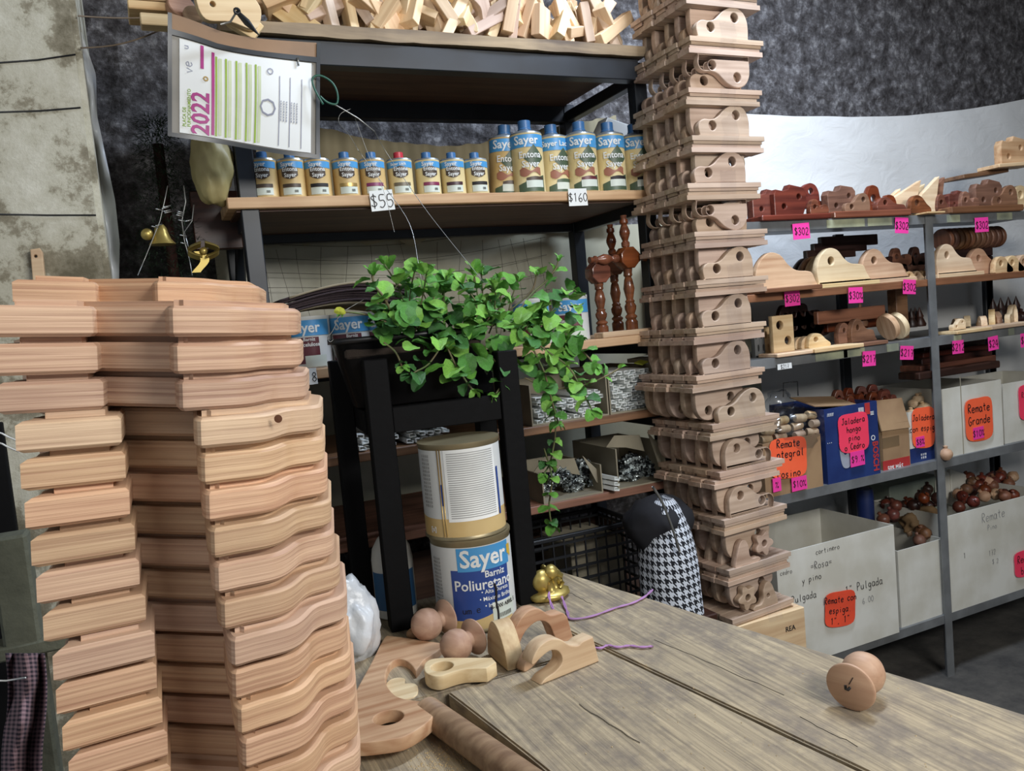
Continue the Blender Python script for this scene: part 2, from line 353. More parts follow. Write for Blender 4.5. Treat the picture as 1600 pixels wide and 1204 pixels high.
# hand lettering: stroke glyphs in a .6 x 1 cell
G = {
'$': [[(.5, .8), (.3, .9), (.1, .75), (.3, .52), (.5, .3), (.3, .1), (.08, .22)], [(.3, 1.05), (.3, -.05)]],
'0': [[(.3, .95), (.1, .7), (.1, .3), (.3, .03), (.5, .3), (.5, .7), (.3, .95)]],
'1': [[(.15, .75), (.3, .95), (.3, 0)]], '2': [[(.1, .75), (.3, .95), (.5, .75), (.35, .4), (.08, .05), (.52, .05)]],
'3': [[(.1, .85), (.35, .95), (.48, .75), (.25, .53), (.5, .3), (.3, .02), (.08, .12)]],
'4': [[(.4, 0), (.4, .95), (.08, .35), (.55, .35)]], '5': [[(.5, .95), (.15, .95), (.12, .55), (.4, .55), (.5, .28), (.3, .02), (.08, .1)]],
'6': [[(.42, .95), (.15, .6), (.1, .25), (.3, .02), (.5, .22), (.35, .45), (.12, .3)]],
'7': [[(.08, .92), (.5, .92), (.25, 0)], [(.2, .48), (.45, .5)]], '8': [[(.3, .52), (.12, .75), (.3, .95), (.48, .75), (.3, .52), (.1, .25), (.3, .02), (.5, .25), (.3, .52)]],
'9': [[(.48, .7), (.3, .5), (.12, .7), (.3, .95), (.48, .75), (.45, .3), (.3, 0)]],
'%': [[(.05, .1), (.5, .9)], [(.12, .9), (.05, .75), (.15, .68), (.2, .82), (.12, .9)], [(.45, .3), (.36, .15), (.45, .05), (.52, .18), (.45, .3)]],
'a': [[(.48, .5), (.2, .55), (.08, .28), (.2, .02), (.42, .15), (.48, .5), (.46, .1), (.56, .02)]],
'b': [[(.12, .95), (.12, .03), (.4, .05), (.5, .3), (.3, .5), (.12, .35)]], 'c': [[(.5, .48), (.25, .55), (.08, .28), (.25, .02), (.5, .1)]],
'd': [[(.45, .4), (.2, .5), (.08, .25), (.2, .02), (.45, .15)], [(.47, .95), (.46, .02)]],
'e': [[(.1, .3), (.48, .35), (.38, .55), (.15, .5), (.08, .22), (.25, .02), (.5, .12)]],
'f': [[(.5, .9), (.3, .95), (.25, 0)], [(.1, .5), (.45, .5)]],
'g': [[(.46, .5), (.2, .55), (.1, .3), (.25, .08), (.45, .25), (.46, .5), (.44, -.2), (.25, -.35), (.1, -.22)]],
'h': [[(.12, .95), (.12, 0)], [(.12, .35), (.32, .52), (.48, .35), (.48, 0)]], 'i': [[(.3, .5), (.3, .02)], [(.3, .7), (.31, .76)]],
'j': [[(.35, .5), (.35, -.2), (.15, -.3)], [(.35, .7), (.36, .76)]], 'l': [[(.3, .95), (.28, .1), (.4, .02)]],
'm': [[(.05, .5), (.07, 0)], [(.07, .4), (.2, .52), (.3, .4), (.3, 0)], [(.3, .4), (.42, .52), (.54, .4), (.54, 0)]],
'n': [[(.1, .52), (.12, 0)], [(.12, .38), (.32, .52), (.47, .35), (.47, 0)]], 'o': [[(.3, .54), (.1, .38), (.12, .12), (.3, .01), (.5, .15), (.48, .4), (.3, .54)]],
'p': [[(.12, .5), (.12, -.35)], [(.12, .4), (.35, .54), (.5, .3), (.3, .04), (.12, .15)]], 'r': [[(.12, .52), (.14, 0)], [(.14, .32), (.3, .52), (.48, .46)]],
'q': [[(.46, .5), (.2, .55), (.1, .28), (.25, .04), (.45, .2), (.46, .5), (.46, -.35)]],
's': [[(.46, .48), (.25, .54), (.15, .38), (.42, .2), (.3, .01), (.1, .08)]], 't': [[(.28, .85), (.28, .1), (.42, .02)], [(.1, .55), (.48, .57)]],
'u': [[(.1, .52), (.12, .12), (.3, .01), (.46, .15), (.47, .52), (.5, 0)]], 'y': [[(.1, .52), (.28, .1)], [(.5, .54), (.15, -.35)]],
'z': [[(.1, .5), (.48, .5), (.1, .03), (.5, .03)]], 'v': [[(.08, .52), (.28, .02), (.5, .54)]],
'J': [[(.2, .9), (.52, .95), (.4, .9), (.36, .2), (.2, .0), (.05, .15)]], 'R': [[(.1, 0), (.12, .95), (.42, .9), (.46, .65), (.14, .48), (.5, 0)]],
'G': [[(.5, .85), (.28, .95), (.08, .5), (.25, .02), (.5, .15), (.5, .42), (.3, .42)]], 'P': [[(.12, 0), (.12, .95), (.42, .9), (.46, .62), (.14, .45)]],
'C': [[(.5, .85), (.28, .95), (.08, .5), (.25, .02), (.52, .12)]], '=': [[(.08, .5), (.52, .52)], [(.08, .3), (.52, .3)]],
'"': [[(.2, .95), (.18, .75)], [(.38, .95), (.36, .75)]], '.': [[(.25, .02), (.3, .05)]], ',': [[(.3, .06), (.22, -.12)]], ' ': []}
def hand(lines, hgt, sw=.1, cw_=.62, lead=1.45):
    """hand-drawn lettering as flat ribbons in the XY plane, centred"""
    v, f = [], []
    if isinstance(lines, str): lines = [lines]
    n = len(lines)
    for li, s in enumerate(lines):
        x0 = -len(s)*cw_*hgt/2; y0 = ((n-1)/2-li)*lead*hgt-hgt/2
        for ci, ch in enumerate(s):
            jy = random.uniform(-.05, .05)*hgt
            for st in G.get(ch, []):
                pts = [Vector((x0+(ci*cw_+p[0]*cw_/.62)*hgt, y0+p[1]*hgt+jy, 0)) for p in st]
                if len(pts) > 3: pts = spline(pts, 3)
                b = len(v); hw = sw*hgt/2
                for i, p in enumerate(pts):
                    t = (pts[min(i+1, len(pts)-1)]-pts[max(i-1, 0)]); t = t.normalized() if t.length > 0 else Vector((1, 0, 0))
                    nn = Vector((-t.y, t.x, 0))*hw; v += [p+nn, p-nn]
                for i in range(len(pts)-1): f.append((b+2*i, b+2*i+1, b+2*i+3, b+2*i+2))
    return pydata(v, f)
def bend(me, r, z=0, a0=0):
    """wrap an XY mesh round a vertical cylinder of radius r, centre facing local -Y turned by a0"""
    bm = bmesh.new(); bm.from_mesh(me)
    bmesh.ops.triangulate(bm, faces=bm.faces)
    bmesh.ops.subdivide_edges(bm, edges=[e for e in bm.edges if abs(e.verts[0].co.x-e.verts[1].co.x) > r*.25], cuts=2)
    for vv in bm.verts:
        a = vv.co.x/r+a0; rr = r+vv.co.z
        vv.co = Vector((rr*math.sin(a), -rr*math.cos(a), vv.co.y+z))
    bm.to_mesh(me); bm.free(); return me
def patch(w_, h_, r, z=0, a0=0, th=.0004, n=12, top=None, bot=None):
    """curved label patch; top/bot optional lists of height offsets across"""
    v, f = [], []
    for i in range(n+1):
        t = i/n; a = (t-.5)*w_/r+a0
        hi = h_/2+(top(t) if top else 0); lo = -h_/2+(bot(t) if bot else 0)
        for q in (lo, hi): v.append(((r+th)*math.sin(a), -(r+th)*math.cos(a), z+q))
    for i in range(n): f.append((2*i, 2*i+2, 2*i+3, 2*i+1))
    return pydata(v, f, True)

def sheet(nx, ny, fn, smooth=True):
    v = [fn(i/nx, j/ny) for j in range(ny+1) for i in range(nx+1)]
    f = [(j*(nx+1)+i, j*(nx+1)+i+1, (j+1)*(nx+1)+i+1, (j+1)*(nx+1)+i) for j in range(ny) for i in range(nx)]
    me = pydata(v, f, smooth); uv = me.uv_layers.new(name='UVMap')
    for p in me.polygons:
        for li, vi in zip(p.loop_indices, p.vertices): uv.data[li].uv = ((vi % (nx+1))/nx, (vi//(nx+1))/ny)
    return me
def solid(o, t):
    md = o.modifiers.new('solid', 'SOLIDIFY'); md.thickness = t; return o
def blob(r, sub=3, amp=.3, freq=3, sq=(1, 1, 1), seed=0):
    bm = bmesh.new(); bmesh.ops.create_icosphere(bm, subdivisions=sub, radius=1)
    for vv in bm.verts:
        n = noise.fractal(vv.co*freq+Vector((seed*7.3, seed*3.1, 0)), 1, 2, 3)
        k = 1+amp*n; vv.co = Vector((vv.co.x*sq[0], vv.co.y*sq[1], vv.co.z*sq[2]))*(r*k)
    return mesh(bm, True)
def frame(origin, x, z):
    """matrix with local X along x and local Z as near as possible to z"""
    x = Vector(x).normalized(); y = Vector(z).cross(x).normalized(); zz = x.cross(y)
    M_ = Matrix((x, y, zz)).transposed().to_4x4(); M_.translation = Vector(origin); return M_

# ================================================================== STRUCTURE
floor = obj('floor', sheet(40, 40, lambda s, t: (-2.2+6.6*s, -1.6+4.2*t, .004*noise.noise(Vector((s*40, t*30, 0))))), concrete, kind='structure')
def wallf(s, t):
    x, z = -1.6+6*s, 3.1*t; d = .016*noise.fractal(Vector((x*9, z*13, 2)), 1, 2, 4)
    return (x, 2.56+d, z)
obj('wall_back', sheet(420, 220, wallf, False), stucco, kind='structure')
# whitewashed plaster pier at the left
def pier():
    bm = bmesh.new()
    P = [atY(px, py, 1.9) for px, py in ((122, -20), (157, 445))]
    x1 = P[0].x; x2 = P[1].x
    bmesh.ops.create_cube(bm, size=1)
    for v_ in bm.verts:
        xr = x1+(x2-x1)*.3
        v_.co = Vector((-1.3 if v_.co.x < 0 else xr, 1.9 if v_.co.y < 0 else 2.5, 0 if v_.co.z < 0 else 2.7))
    bmesh.ops.bevel(bm, geom=[e for e in bm.edges if abs(e.verts[0].co.z-e.verts[1].co.z) > 1], offset=.012, segments=2, affect='EDGES')
    bmesh.ops.subdivide_edges(bm, edges=bm.edges[:], cuts=18, use_grid_fill=True)
    for v_ in bm.verts:
        v_.co += Vector((0, .006*noise.noise(v_.co*6), 0))
    return mesh(bm)
pr = obj('wall_left', pier(), plaster, kind='structure')
for i, (a, b) in enumerate((((0, 96), (118, 85)), ((0, 172), (126, 168)), ((0, 330), (150, 336)))):
    obj('crack', tube([atY(a[0]-30, a[1]+4, 1.897), atY((a[0]+b[0])/2, (a[1]+b[1])/2+3, 1.896), atY(b[0], b[1], 1.897)], .0016), black, pr)
g = obj('wall_peg', plate([(-.011, 0), (.011, 0), (.013, .06), (.009, .068), (-.008, .066)], [circ(0, .052, .003, 10)], .02), pine)
g.location = atY(62, 441, 1.885); tag(g, 'small wooden peg standing against the peeling plaster pier', 'peg')
# ceiling: dark underside above the frame
obj('ceiling', box_between(-2.2, 4.4, -1.6, 2.6, 3.1, 3.16), plain('dark_ceiling', (70, 68, 66), .9), kind='structure')
obj('wall_right', box_between(4.4, 4.5, -1.6, 2.6, 0, 3.1), concrete, kind='structure')
# milky plastic sheet hanging beside the pier
def psf(s, t):
    y = 445-t*395; xl = 112+ (155-112)*(y-50)/395; xr = [132, 150, 152, 170, 182, 188, 186][min(6, int((1-t)*6.99))]
    k = (1-t)*6; i = min(5, int(k)); A = [127, 150, 152, 166, 180, 187, 186]; xr = A[i]+(A[i+1]-A[i])*(k-i)
    p = atY(xl-25+(xr-xl+25)*s, y, 2.0+.03*math.sin(s*9+t*5)+.02*noise.noise(Vector((s*5, t*8, 0))))
    return p
tag(obj('plastic_sheet', sheet(14, 50, psf), hazep), 'milky plastic sheet hanging beside the plaster pier', 'sheet')
for a, b in (((122, 25), (345, 12)), ((126, 75), (262, 42))):
    q = [atY(a[0]+(b[0]-a[0])*t, a[1]+(b[1]-a[1])*t+9*math.sin(t*PI), 1.9+.1*t) for t in [i/8 for i in range(9)]]
    tag(obj('twine', tube(q, .0018, 5), twine), 'upper grey twine strung from the pier to the black rack' if a[1] < 50 else 'lower grey twine strung from the pier towards the document pouch', 'string')

# ================================================================== LEFT BLACK RACK
X0, X1, YF, YB = .245, 1.335, 1.92, 2.36
rack = thing('black_rack', 'tall black steel rack with wooden boards holding the cans and hardware', 'rack', (X0, YF, 0))
def rk(name, me, mat, **k):
    me.transform(Matrix.Translation((-X0, -YF, 0))); return kid(rack, name, me, mat, **k)
for x in (X0, X1):
    for y in (YF+.025, YB):
        rk('post', box_between(x-.02, x+.02, y-.02, y+.02, 0, 2.14, .002), bluesteel)
SH = {'top': 2.145, 'can': 1.785, 'tin': 1.383, 'rail': 1.169, 'bag': .957}
for k, z in SH.items():
    zz = z if k != 'top' else z-.002
    for y in ((YF+.02, YB) if k != 'top' else (YF+.0, YB)):
        if k in ('top',): rk('beam', box_between(X0+.02, X1-.02, y-.02, y+.02, zz-.06, zz-.004, .002), bluesteel)
        elif y == YB: rk('beam', box_between(X0+.02, X1-.02, y-.015, y+.015, zz-.055, zz-.024, .002), bluesteel)
    for x in (X0, X1): rk('side_beam', box_between(x-.015, x+.015, YF+.04, YB-.02, zz-.06, zz-.026, .002), bluesteel)
rk('brace', tube([(X0, YB-.02, 1.58), (X0, YF+.25, 1.74)], .014), bluesteel)
rk('can_shelf_board', box_between(.195, X1+.02, YF-.01, YB+.03, SH['can']-.025, SH['can'], .002), shelfw)
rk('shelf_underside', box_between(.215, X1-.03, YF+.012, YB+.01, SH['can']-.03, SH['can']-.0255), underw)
rk('tin_shelf_board', box_between(X0-.03, X1+.03, YF-.015, YB, SH['tin']-.024, SH['tin'], .002), shelfw)
rk('rail_shelf_board', box_between(X0-.02, X1+.03, YF-.015, YB, SH['rail']-.022, SH['rail'], .002), walnut)
rk('bag_shelf_board', box_between(X0-.02, X1+.02, YF-.015, YB, SH['bag']-.022, SH['bag'], .002), walnut)
def liveboard(s, t): return 0
bm = bmesh.new(); n = 60
for i in range(n+1):
    x = .22+(1.335-.22)*i/n; w_ = .006*noise.noise(Vector((x*5, 0, 0))); d = -.006*abs(noise.noise(Vector((x*9, 4, 0))))
    if x < .3: d -= .0
    for yy, zz in ((YF-.028+w_, SH['top']+d), (YF-.032+w_, SH['top']+.026+w_), (YB+.05, SH['top']+.026), (YB+.05, SH['top'])): bm.verts.new((x, yy, zz))
bm.verts.ensure_lookup_table()
for i in range(n):
    for k in range(4): bm.faces.new([bm.verts[i*4+k], bm.verts[i*4+(k+1) % 4], bm.verts[i*4+4+(k+1) % 4], bm.verts[i*4+4+k]])
bm.faces.new([bm.verts[k] for k in (3, 2, 1, 0)]); bm.faces.new([bm.verts[n*4+k] for k in range(4)])
bmesh.ops.recalc_face_normals(bm, faces=bm.faces)
rk('top_board', mesh(bm), roughw)
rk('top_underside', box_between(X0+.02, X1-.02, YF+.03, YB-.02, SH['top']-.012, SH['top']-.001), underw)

# beige cloth behind the cans, grey plastic with netting below
def bf(s, t):
    px = 395+570*s; A = [(395, 190), (470, 195), (520, 202), (560, 214), (620, 221), (700, 228), (760, 222), (800, 210), (880, 195), (965, 180)]
    for (a_, ya), (b_, yb) in zip(A, A[1:]):
        if a_ <= px <= b_: yt = ya+(yb-ya)*(px-a_)/(b_-a_)
    p = atY(px, yt, 2.40); z = 1.79+(p.z-1.79)*t
    return (p.x, 2.405+.007*math.sin(p.x*90)*(.3+t)+.01*noise.noise(Vector((p.x*5, z*5, 0))), z+.004*math.sin(p.x*90)*(t > .99))
tag(obj('backing_cloth', sheet(160, 12, bf), beigec), 'beige gathered cloth hung behind the row of stain cans', 'cloth')
def gf(s, t):
    x = .2+1.95*s; z = .9+.86*t
    return (x, 2.46+.012*math.sin(x*11+z*6)+.016*noise.noise(Vector((x*3, z*4, 3))), z)
tag(obj('backing_sheet', sheet(90, 50, gf), plain('grey_plastic_sheet', (176, 174, 154), .4, two=(150, 148, 130), tscale=4)), 'greenish grey plastic sheet behind the plant and the varnish tins', 'sheet')
bm_v, bm_f = [], []
def addtube(pts, r):
    me = tube(pts, r, 4); o_ = len(bm_v); bm_v.extend([v_.co.copy() for v_ in me.vertices]); bm_f.extend([tuple(o_+i for i in p.vertices) for p in me.polygons]); bpy.data.meshes.remove(me)
for i in range(16):
    x = .32+i*.062; addtube([(x+.02*math.sin(z*9+i), 2.425, z) for z in [1.4+.036*k for k in range(10)]], .0007)
for i in range(7):
    z = 1.43+i*.05; addtube([(x, 2.423, z+.03*math.sin(x*4+i*.3)+.03*x) for x in [.3+.05*k for k in range(20)]], .0007)
tag(obj('netting', pydata(bm_v, bm_f), plain('net_grey', (78, 76, 66), .8)), 'dark thin netting stretched over the grey plastic sheet', 'net')
# torn pale strip of the sheet edge
q = [(392+i*28, 372+random.uniform(-3, 8)) for i in range(14)]
strip = []
for i, (px, py) in enumerate(q): strip.append(atY(380+i*24, 352, 2.41))
bot = [atY(380+i*24, [366, 372, 378, 370, 384, 376, 380, 368, 384, 378, 374, 386, 372, 366][i], 2.41) for i in range(14)]
o = obj('torn_paper', pydata(strip+bot, [(i, i+1, 15+i, 14+i) for i in range(13)]), plain('torn_cream', (168, 160, 132), .8)); solid(o, .001)
tag(o, 'torn cream paper strip hanging under the can shelf', 'paper')

# ------------------------------------------------------------------ stain cans
def can_parts(t, R, H, big, cap, strip, tint, glare=0, lack=False):
    """t: thing at the can's base; label faces local -Y"""
    K = 'B' if big else 'S'
    hb = H*(.80 if big else .80)
    body = lathe([(R*.96, 0), (R, .002), (R, .005), (R*.985, .006), (R*.985, hb-.004), (R, hb-.003), (R, hb)], 32)
    kid(t, 'body', cached('body'+K, lambda: body), tint)
    kid(t, 'shoulder', cached('sh'+K, lambda: lathe([(R, hb), (R*.97, hb+.004), (R*.62, hb+H*.055), (R*.42, hb+H*.07), (R*.38, hb+H*.08)], 32)), tinsil)
    kid(t, 'cap', cached('cap'+K, lambda: lathe([(R*.42, hb+H*.075), (R*.42, hb+H*.09), (R*.38, hb+H*.1), (R*.38, H), (R*.34, H+.001)], 20)), cap)
    bh = H*(.17 if big else .14)
    ba = kid(t, 'label_band', cached('band'+K, lambda: patch(R*2.5, bh, R, hb-bh/2-.004)), sayblue)
    tx = 'Sayer Lack' if lack else 'Sayer'
    kid(t, 'brand_lettering', cached('say'+K+tx, lambda: bend(text_mesh(tx, bh*(.62 if lack else .95), .02, 1.0), R+.0012, hb-bh/2-.003, -.08)), prwhite)
    if big:
        f1 = lambda s: -abs(s-.5)*H*.28
        kid(t, 'brush_stroke', cached('brB', lambda: patch(R*1.25, H*.02, R, hb*.58, .35, .0006, 14, top=lambda s: H*.17*(1-abs(2*s-1)), bot=lambda s: -H*.13*(1-abs(2*s-1)))), labgreen)
        kid(t, 'rust_stroke', cached('rsB', lambda: patch(R*1.3, H*.05, R, hb*.36, .05, .0005, 10, top=lambda s: .005*math.sin(s*9), bot=lambda s: -.006*math.sin(s*7)-.004)), labrust)
        kid(t, 'product_lettering', cached('entB', lambda: bend(text_mesh('Entona\nSayer', H*.125, .015, .92), R+.0016, hb*.55, .1)), prwhite)
        kid(t, 'green_corner', cached('gcB', lambda: patch(R*1.7, H*.1, R, H*.062, .1, .0005, 12, top=lambda s: H*.12*s)), labgreen)
        kid(t, 'sticker', cached('stkB', lambda: patch(R*1.1, H*.1, R, H*.115, .3, .0009)), stickerw)
        kid(t, 'colour_strip', cached('stpB', lambda: patch(R*1.05, H*.035, R, H*.18, .3, .0011, 8, top=lambda s: .003*math.sin(s*PI))), strip)
    else:
        kid(t, 'brown_blot', cached('brS', lambda: patch(R*1.2, H*.14, R, hb*.66, .08, .0006, 12, top=lambda s: .006*math.sin(s*PI), bot=lambda s: -.008*math.sin(s*PI))), labbrown)
        kid(t, 'product_lettering', cached('entS', lambda: bend(text_mesh('Entona\nSayer', H*.125, .02, .95), R+.0014, hb*.66, .1)), prwhite)
        kid(t, 'sticker', cached('stkS', lambda: patch(R*1.35, H*.15, R, H*.13, .15, .0008)), stickerw)
        kid(t, 'colour_strip', cached('stpS', lambda: patch(R*1.35, H*.075, R, H*.25, .15, .001)), strip)
        kid(t, 'small_print', cached('spS', lambda: bend(text_mesh('|||||||||', H*.06, 0, .6), R+.0014, H*.13, .45)), ink)
S_ = [(415, 'dark brown', labbrown, labtan), (458, 'chocolate brown', labbrown, labtan), (499, 'black', ink, labtan), (543, 'tan', tingold, labtan),
      (585, 'magenta', plain('strip_magenta', (130, 50, 96), .4), labtan), (628, 'olive grey', plain('strip_olive', (110, 100, 80), .4), labcream),
      (671, 'burgundy', plain('strip_burg', (128, 44, 80), .4), labcream), (710, 'dark plum', plain('strip_plum', (66, 36, 46), .4), labcream), (746, 'jet black', ink, labcream)]
for i, (px, nm, st, tint) in enumerate(S_):
    p = atY(px, 302, YF+.03); p.z = SH['can']
    lab = 'small stain can with %s colour strip and %s cap' % (nm, 'red' if i == 5 else 'blue')
    if i < 3: lab += [', leftmost small can', ', second from the rack post', ', at the pouch corner'][i]
    t = thing('stain_can', lab, 'can', p, (0, 0, -.28+random.uniform(-.12, .1)), 'small stain cans on the can shelf')
    can_parts(t, .0318, .108, False, capred if i == 5 else capblue, st, tint, lack=(i == 5))
B_ = [(790, 300, 'leaning at the left end of the row', labbrown, labtan, .05), (828, 302, 'in front at the left, above the pale shelf edge', labbrown, labcream, 0), (868, 299, 'its label turned to read Lack', labgreen, labcream, .035),
      (912, 299, 'just above the 160 price tag', labwine, labcream, .0), (956, 297, 'second from the tower of brackets', ink, labcream, .0), (997, 296, 'half hidden by the tower of brackets', ink, labcream, .01)]
for i, (px, py, nm, st, tint, dy) in enumerate(B_):
    p = atY(px, py, YF+.035+dy); p.z = SH['can']
    t = thing('stain_can', 'large stain can, ' + nm, 'can', p, (0, .06 if i == 0 else 0, -.35+(.25 if i == 2 else 0)), 'large stain cans on the can shelf')
    can_parts(t, .0445, .193, True, capblue, st, tint, lack=(i == 2))
def note(px, py, wpx, hpx, Y, mat, name, label, cat, text, th, inkm=None, rot=0, sw=.1, group=None, corners=0, lead=1.45, extra=None):
    p = atY(px, py, Y); sc = (p-CO).dot(cw)/FPX; w_, h_ = wpx*sc*1.12, hpx*sc
    rot = -rot
    t = tag(obj(name, plate([(-w_/2, -h_/2), (w_/2, -h_/2*.96), (w_/2*.97, h_/2), (-w_/2*.99, h_/2*.97)] if not corners else
        [(v_.x, v_.y) for v_ in spline([(-w_/2*.9, -h_/2*.8), (0, -h_/2), (w_/2*.9, -h_/2*.85), (w_/2, 0), (w_/2*.9, h_/2*.9), (0, h_/2), (-w_/2*.92, h_/2*.88), (-w_/2, 0)], 4, True)],
        [], .0012, .0002), mat), label, cat, group)
    t.location = p; t.rotation_euler = (0, rot, 0)
    if text:
        me = hand(text, th*sc, sw, lead=lead); me.transform(Matrix.Rotation(PI/2, 4, 'X')); me.transform(Matrix.Translation((0, -.0012, 0)))
        kid(t, 'handwriting', me, inkm or ink)
    if extra: extra(t, w_, h_, sc)
    return t
note(597, 313, 34, 32, YF-.016, whitep, 'price_tag', 'white paper tag reading $55 under the small stain cans', 'tag', '$55', 21, sw=.07, rot=.05)
note(903, 308, 30, 27, YF-.016, whitep, 'price_tag', 'white paper tag reading $160 under the large stain cans', 'tag', '$160', 14, sw=.09, rot=0)
note(477, 589, 33, 26, YF-.02, whitep, 'price_tag', 'white paper price tag reading 218 left of the planter', 'tag', '$218', 15, sw=.09)
# white folded carton behind the large cans
o = obj('foam_carton', plate([(0, 0), (.1, 0), (.115, .19), (.11, .235), (.02, .26), (-.005, .22)], [], .06, .004), whitep); o.location = atY(935, 215, 2.16); o.location.z = SH['can']
tag(o, 'crumpled white foam carton behind the large stain cans', 'carton')

# ================================================================== HEAP OF OFFCUTS ON TOP
def offcut_mesh(k):
    if k == 0: return boxm(.13, .03, .02, .001)
    if k == 1: return boxm(.09, .04, .018, .001)
    if k == 2: return boxm(.16, .024, .024, .001)
    if k == 3: return plate([(0, 0), (.09, 0), (.12, .035), (.03, .035)], [], .02, .001)
    if k == 4:
        return plate([tuple(v_[:2]) for v_ in spline([(0, 0, 0), (.02, .005, 0), (.05, .03, 0), (.08, .03, 0), (.11, .05, 0), (.1, .065, 0), (.07, .052, 0), (.04, .055, 0), (.01, .03, 0)], 4, True)], [], .02, .001)
    return boxm(.07, .05, .02, .001)
OM = [offcut_mesh(k) for k in range(6)]
for q_ in (3, 4): OM[q_].transform(Matrix.Translation((-.055, 0, -.03)))
for i in range(120):
    lay = i//40; k = random.choice((0, 0, 1, 1, 2, 3, 4, 5))
    f_ = ((i % 40)+random.uniform(-.2, .6))/40; x = .36+.93*f_; y = YF+random.uniform(.01, .04)+lay*.075
    z = SH['top']+.07+lay*.02+random.uniform(.0, .045)
    o = obj('wood_offcut', OM[k], random.choice((palew, palew, pine, towerw))); s_ = random.uniform(.95, 1.3)
    o.location = (x, y, z); o.rotation_euler = (random.uniform(-.4, .4), random.choice((-1, 1))*random.uniform(.25, 1.5), random.uniform(-.7, .7)); o.scale = (s_, s_*1.15, s_*1.15)
    kind = ('long narrow', 'short flat', 'slim square', 'slanted', 'curved', 'stubby')[k]; pl_ = ('left end', 'middle', 'right end')[min(2, int(f_*3))]
    tag(o, '%s pale wood offcut in the %s of the heap on the rack top' % (kind, pl_), 'offcut', 'pale %s offcuts heaped on the rack top' % kind)
# carved pieces at the left end of the heap
def fretpiece(): return plate([tuple(v_[:2]) for v_ in spline([(0, 0, 0), (.05, -.005, 0), (.1, -.02, 0), (.12, .02, 0), (.1, .06, 0), (.085, .1, 0), (.04, .11, 0), (.0, .09, 0), (-.012, .04, 0)], 5, True)],
    [circ(.02, .03, .006, 12), [tuple(v_[:2]) for v_ in spline([(.045, .05, 0), (.07, .045, 0), (.075, .08, 0), (.055, .095, 0), (.04, .075, 0)], 4, True)]], .022, .0015)
o = obj('fretwork_bracket', fretpiece(), palew); o.location = atY(320, 32, 1.83); o.rotation_euler = (0.1, -.1, .1)
tag(o, 'cream fretwork bracket with an oval cutout above the document pouch', 'bracket')
o = obj('fretwork_bracket', CACHE.setdefault('fret2', plate([(0, 0), (.05, -.03), (.075, .0), (.03, .05), (.05, .1), (-.02, .1), (-.03, .04)], [], .022, .002)), palew); o.location = atY(356, 40, 1.86)
tag(o, 'cream angular bracket end standing behind the binder clip', 'bracket')
t = thing('moulded_shelf', 'pale moulded wooden shelf piece at the far left end of the heap', 'shelf', atY(235, 22, 1.98))
kid(t, 'plank', boxm(.09, .1, .018, .002), pine); kid(t, 'plank', boxm(.08, .09, .014, .002), pine, loc=(0, 0, .02)); kid(t, 'back_board', boxm(.085, .02, .06, .002), pine, loc=(0, .03, .055))
o = obj('wood_disc', lathe([(.0, -.01), (.028, -.01), (.03, -.008), (.03, .008), (.028, .01), (0, .01)], 28), beech); o.location = atY(282, 12, 1.93); o.rotation_euler = (PI/2-.3, 0, .3)
tag(o, 'round brown wooden disc beside the moulded shelf piece', 'disc')
o = obj('wood_block', boxm(.06, .04, .025, .002), palew); o.location = atY(243, 35, 1.92); tag(o, 'small pale wood block under the moulded shelf piece', 'block')
o = obj('wood_disc', CACHE.setdefault('d2', lathe([(0, -.007), (.02, -.007), (.022, 0), (.02, .007), (0, .007)], 24)), pine); o.location = atY(302, 24, 1.9); o.rotation_euler = (1.2, .2, 0)
tag(o, 'small pale wooden disc behind the cream fretwork bracket', 'disc')

# ================================================================== DOCUMENT POUCH
pc = [atY(262, 20, 1.70), atY(500, 68, 1.76), atY(500, 248, 1.76), atY(262, 213, 1.70)]
def pf(s, t, off=0):
    """s left to right, t top to bottom on the hanging pouch"""
    top = pc[0].lerp(pc[1], s); bot = pc[3].lerp(pc[2], s); p = top.lerp(bot, t)
    sag = .016*math.sin(s*PI*1.0)*(1-t)*-1*(1 if s > .3 else s/.3) - .008*math.sin(s*PI)*t*.3
    bul = -.012*math.sin(s*PI)*math.sin(t*PI)+.006*math.sin(s*6+t*3)
    return p+Vector((0, bul-off, sag))
po = thing('document_pouch', 'clear vinyl pouch with dark binding holding a 2022 licence sheet, hung by a hook', 'pouch', pc[0])
def ppart(name, me, mat, **k):
    me.transform(Matrix.Translation(-pc[0])); return kid(po, name, me, mat, **k)
def band(s0, s1, t0, t1, off=0, nx=20, ny=14): return sheet(nx, ny, lambda a, b: pf(s0+(s1-s0)*a, t0+(t1-t0)*b, off))
ppart('backing', band(.005, .995, .0, .99), plain('pouch_grey', (138, 134, 126), .5))
ppart('kraft_flap', band(.02, .99, .0, .13, .0016), kraft)
ppart('licence_sheet', band(.07, .935, .18, .955, .002), whitep)
for nm, (a, b, c, d) in {'binding': (0, 1, .125, .17), 'bottom_binding': (0, 1, .965, 1.0), 'left_binding': (0, .025, 0, 1), 'right_binding': (.972, 1, .0, 1)}.items():
    ppart('binding', band(a, b, c, d, .004), vinyl)
ppart('zip_tab', tube([pf(.83, .15, .006), pf(.835, .22, .006)], .0022), wirem)
def onpouch(me, s, t, wd, hg):
    """flat mesh in unit metres centred at 0, mapped into pouch coordinates: text reads upward"""
    for v_ in me.vertices:
        u, v2 = v_.co.x, v_.co.y     # u along the text (goes up), v2 across (goes left)
        q = pf(s-v2/wd, t-u/hg, .0034+v_.co.z); v_.co = q-pc[0]
    return me
PW = (pc[1]-pc[0]).length; PH = (pc[3]-pc[0]).length
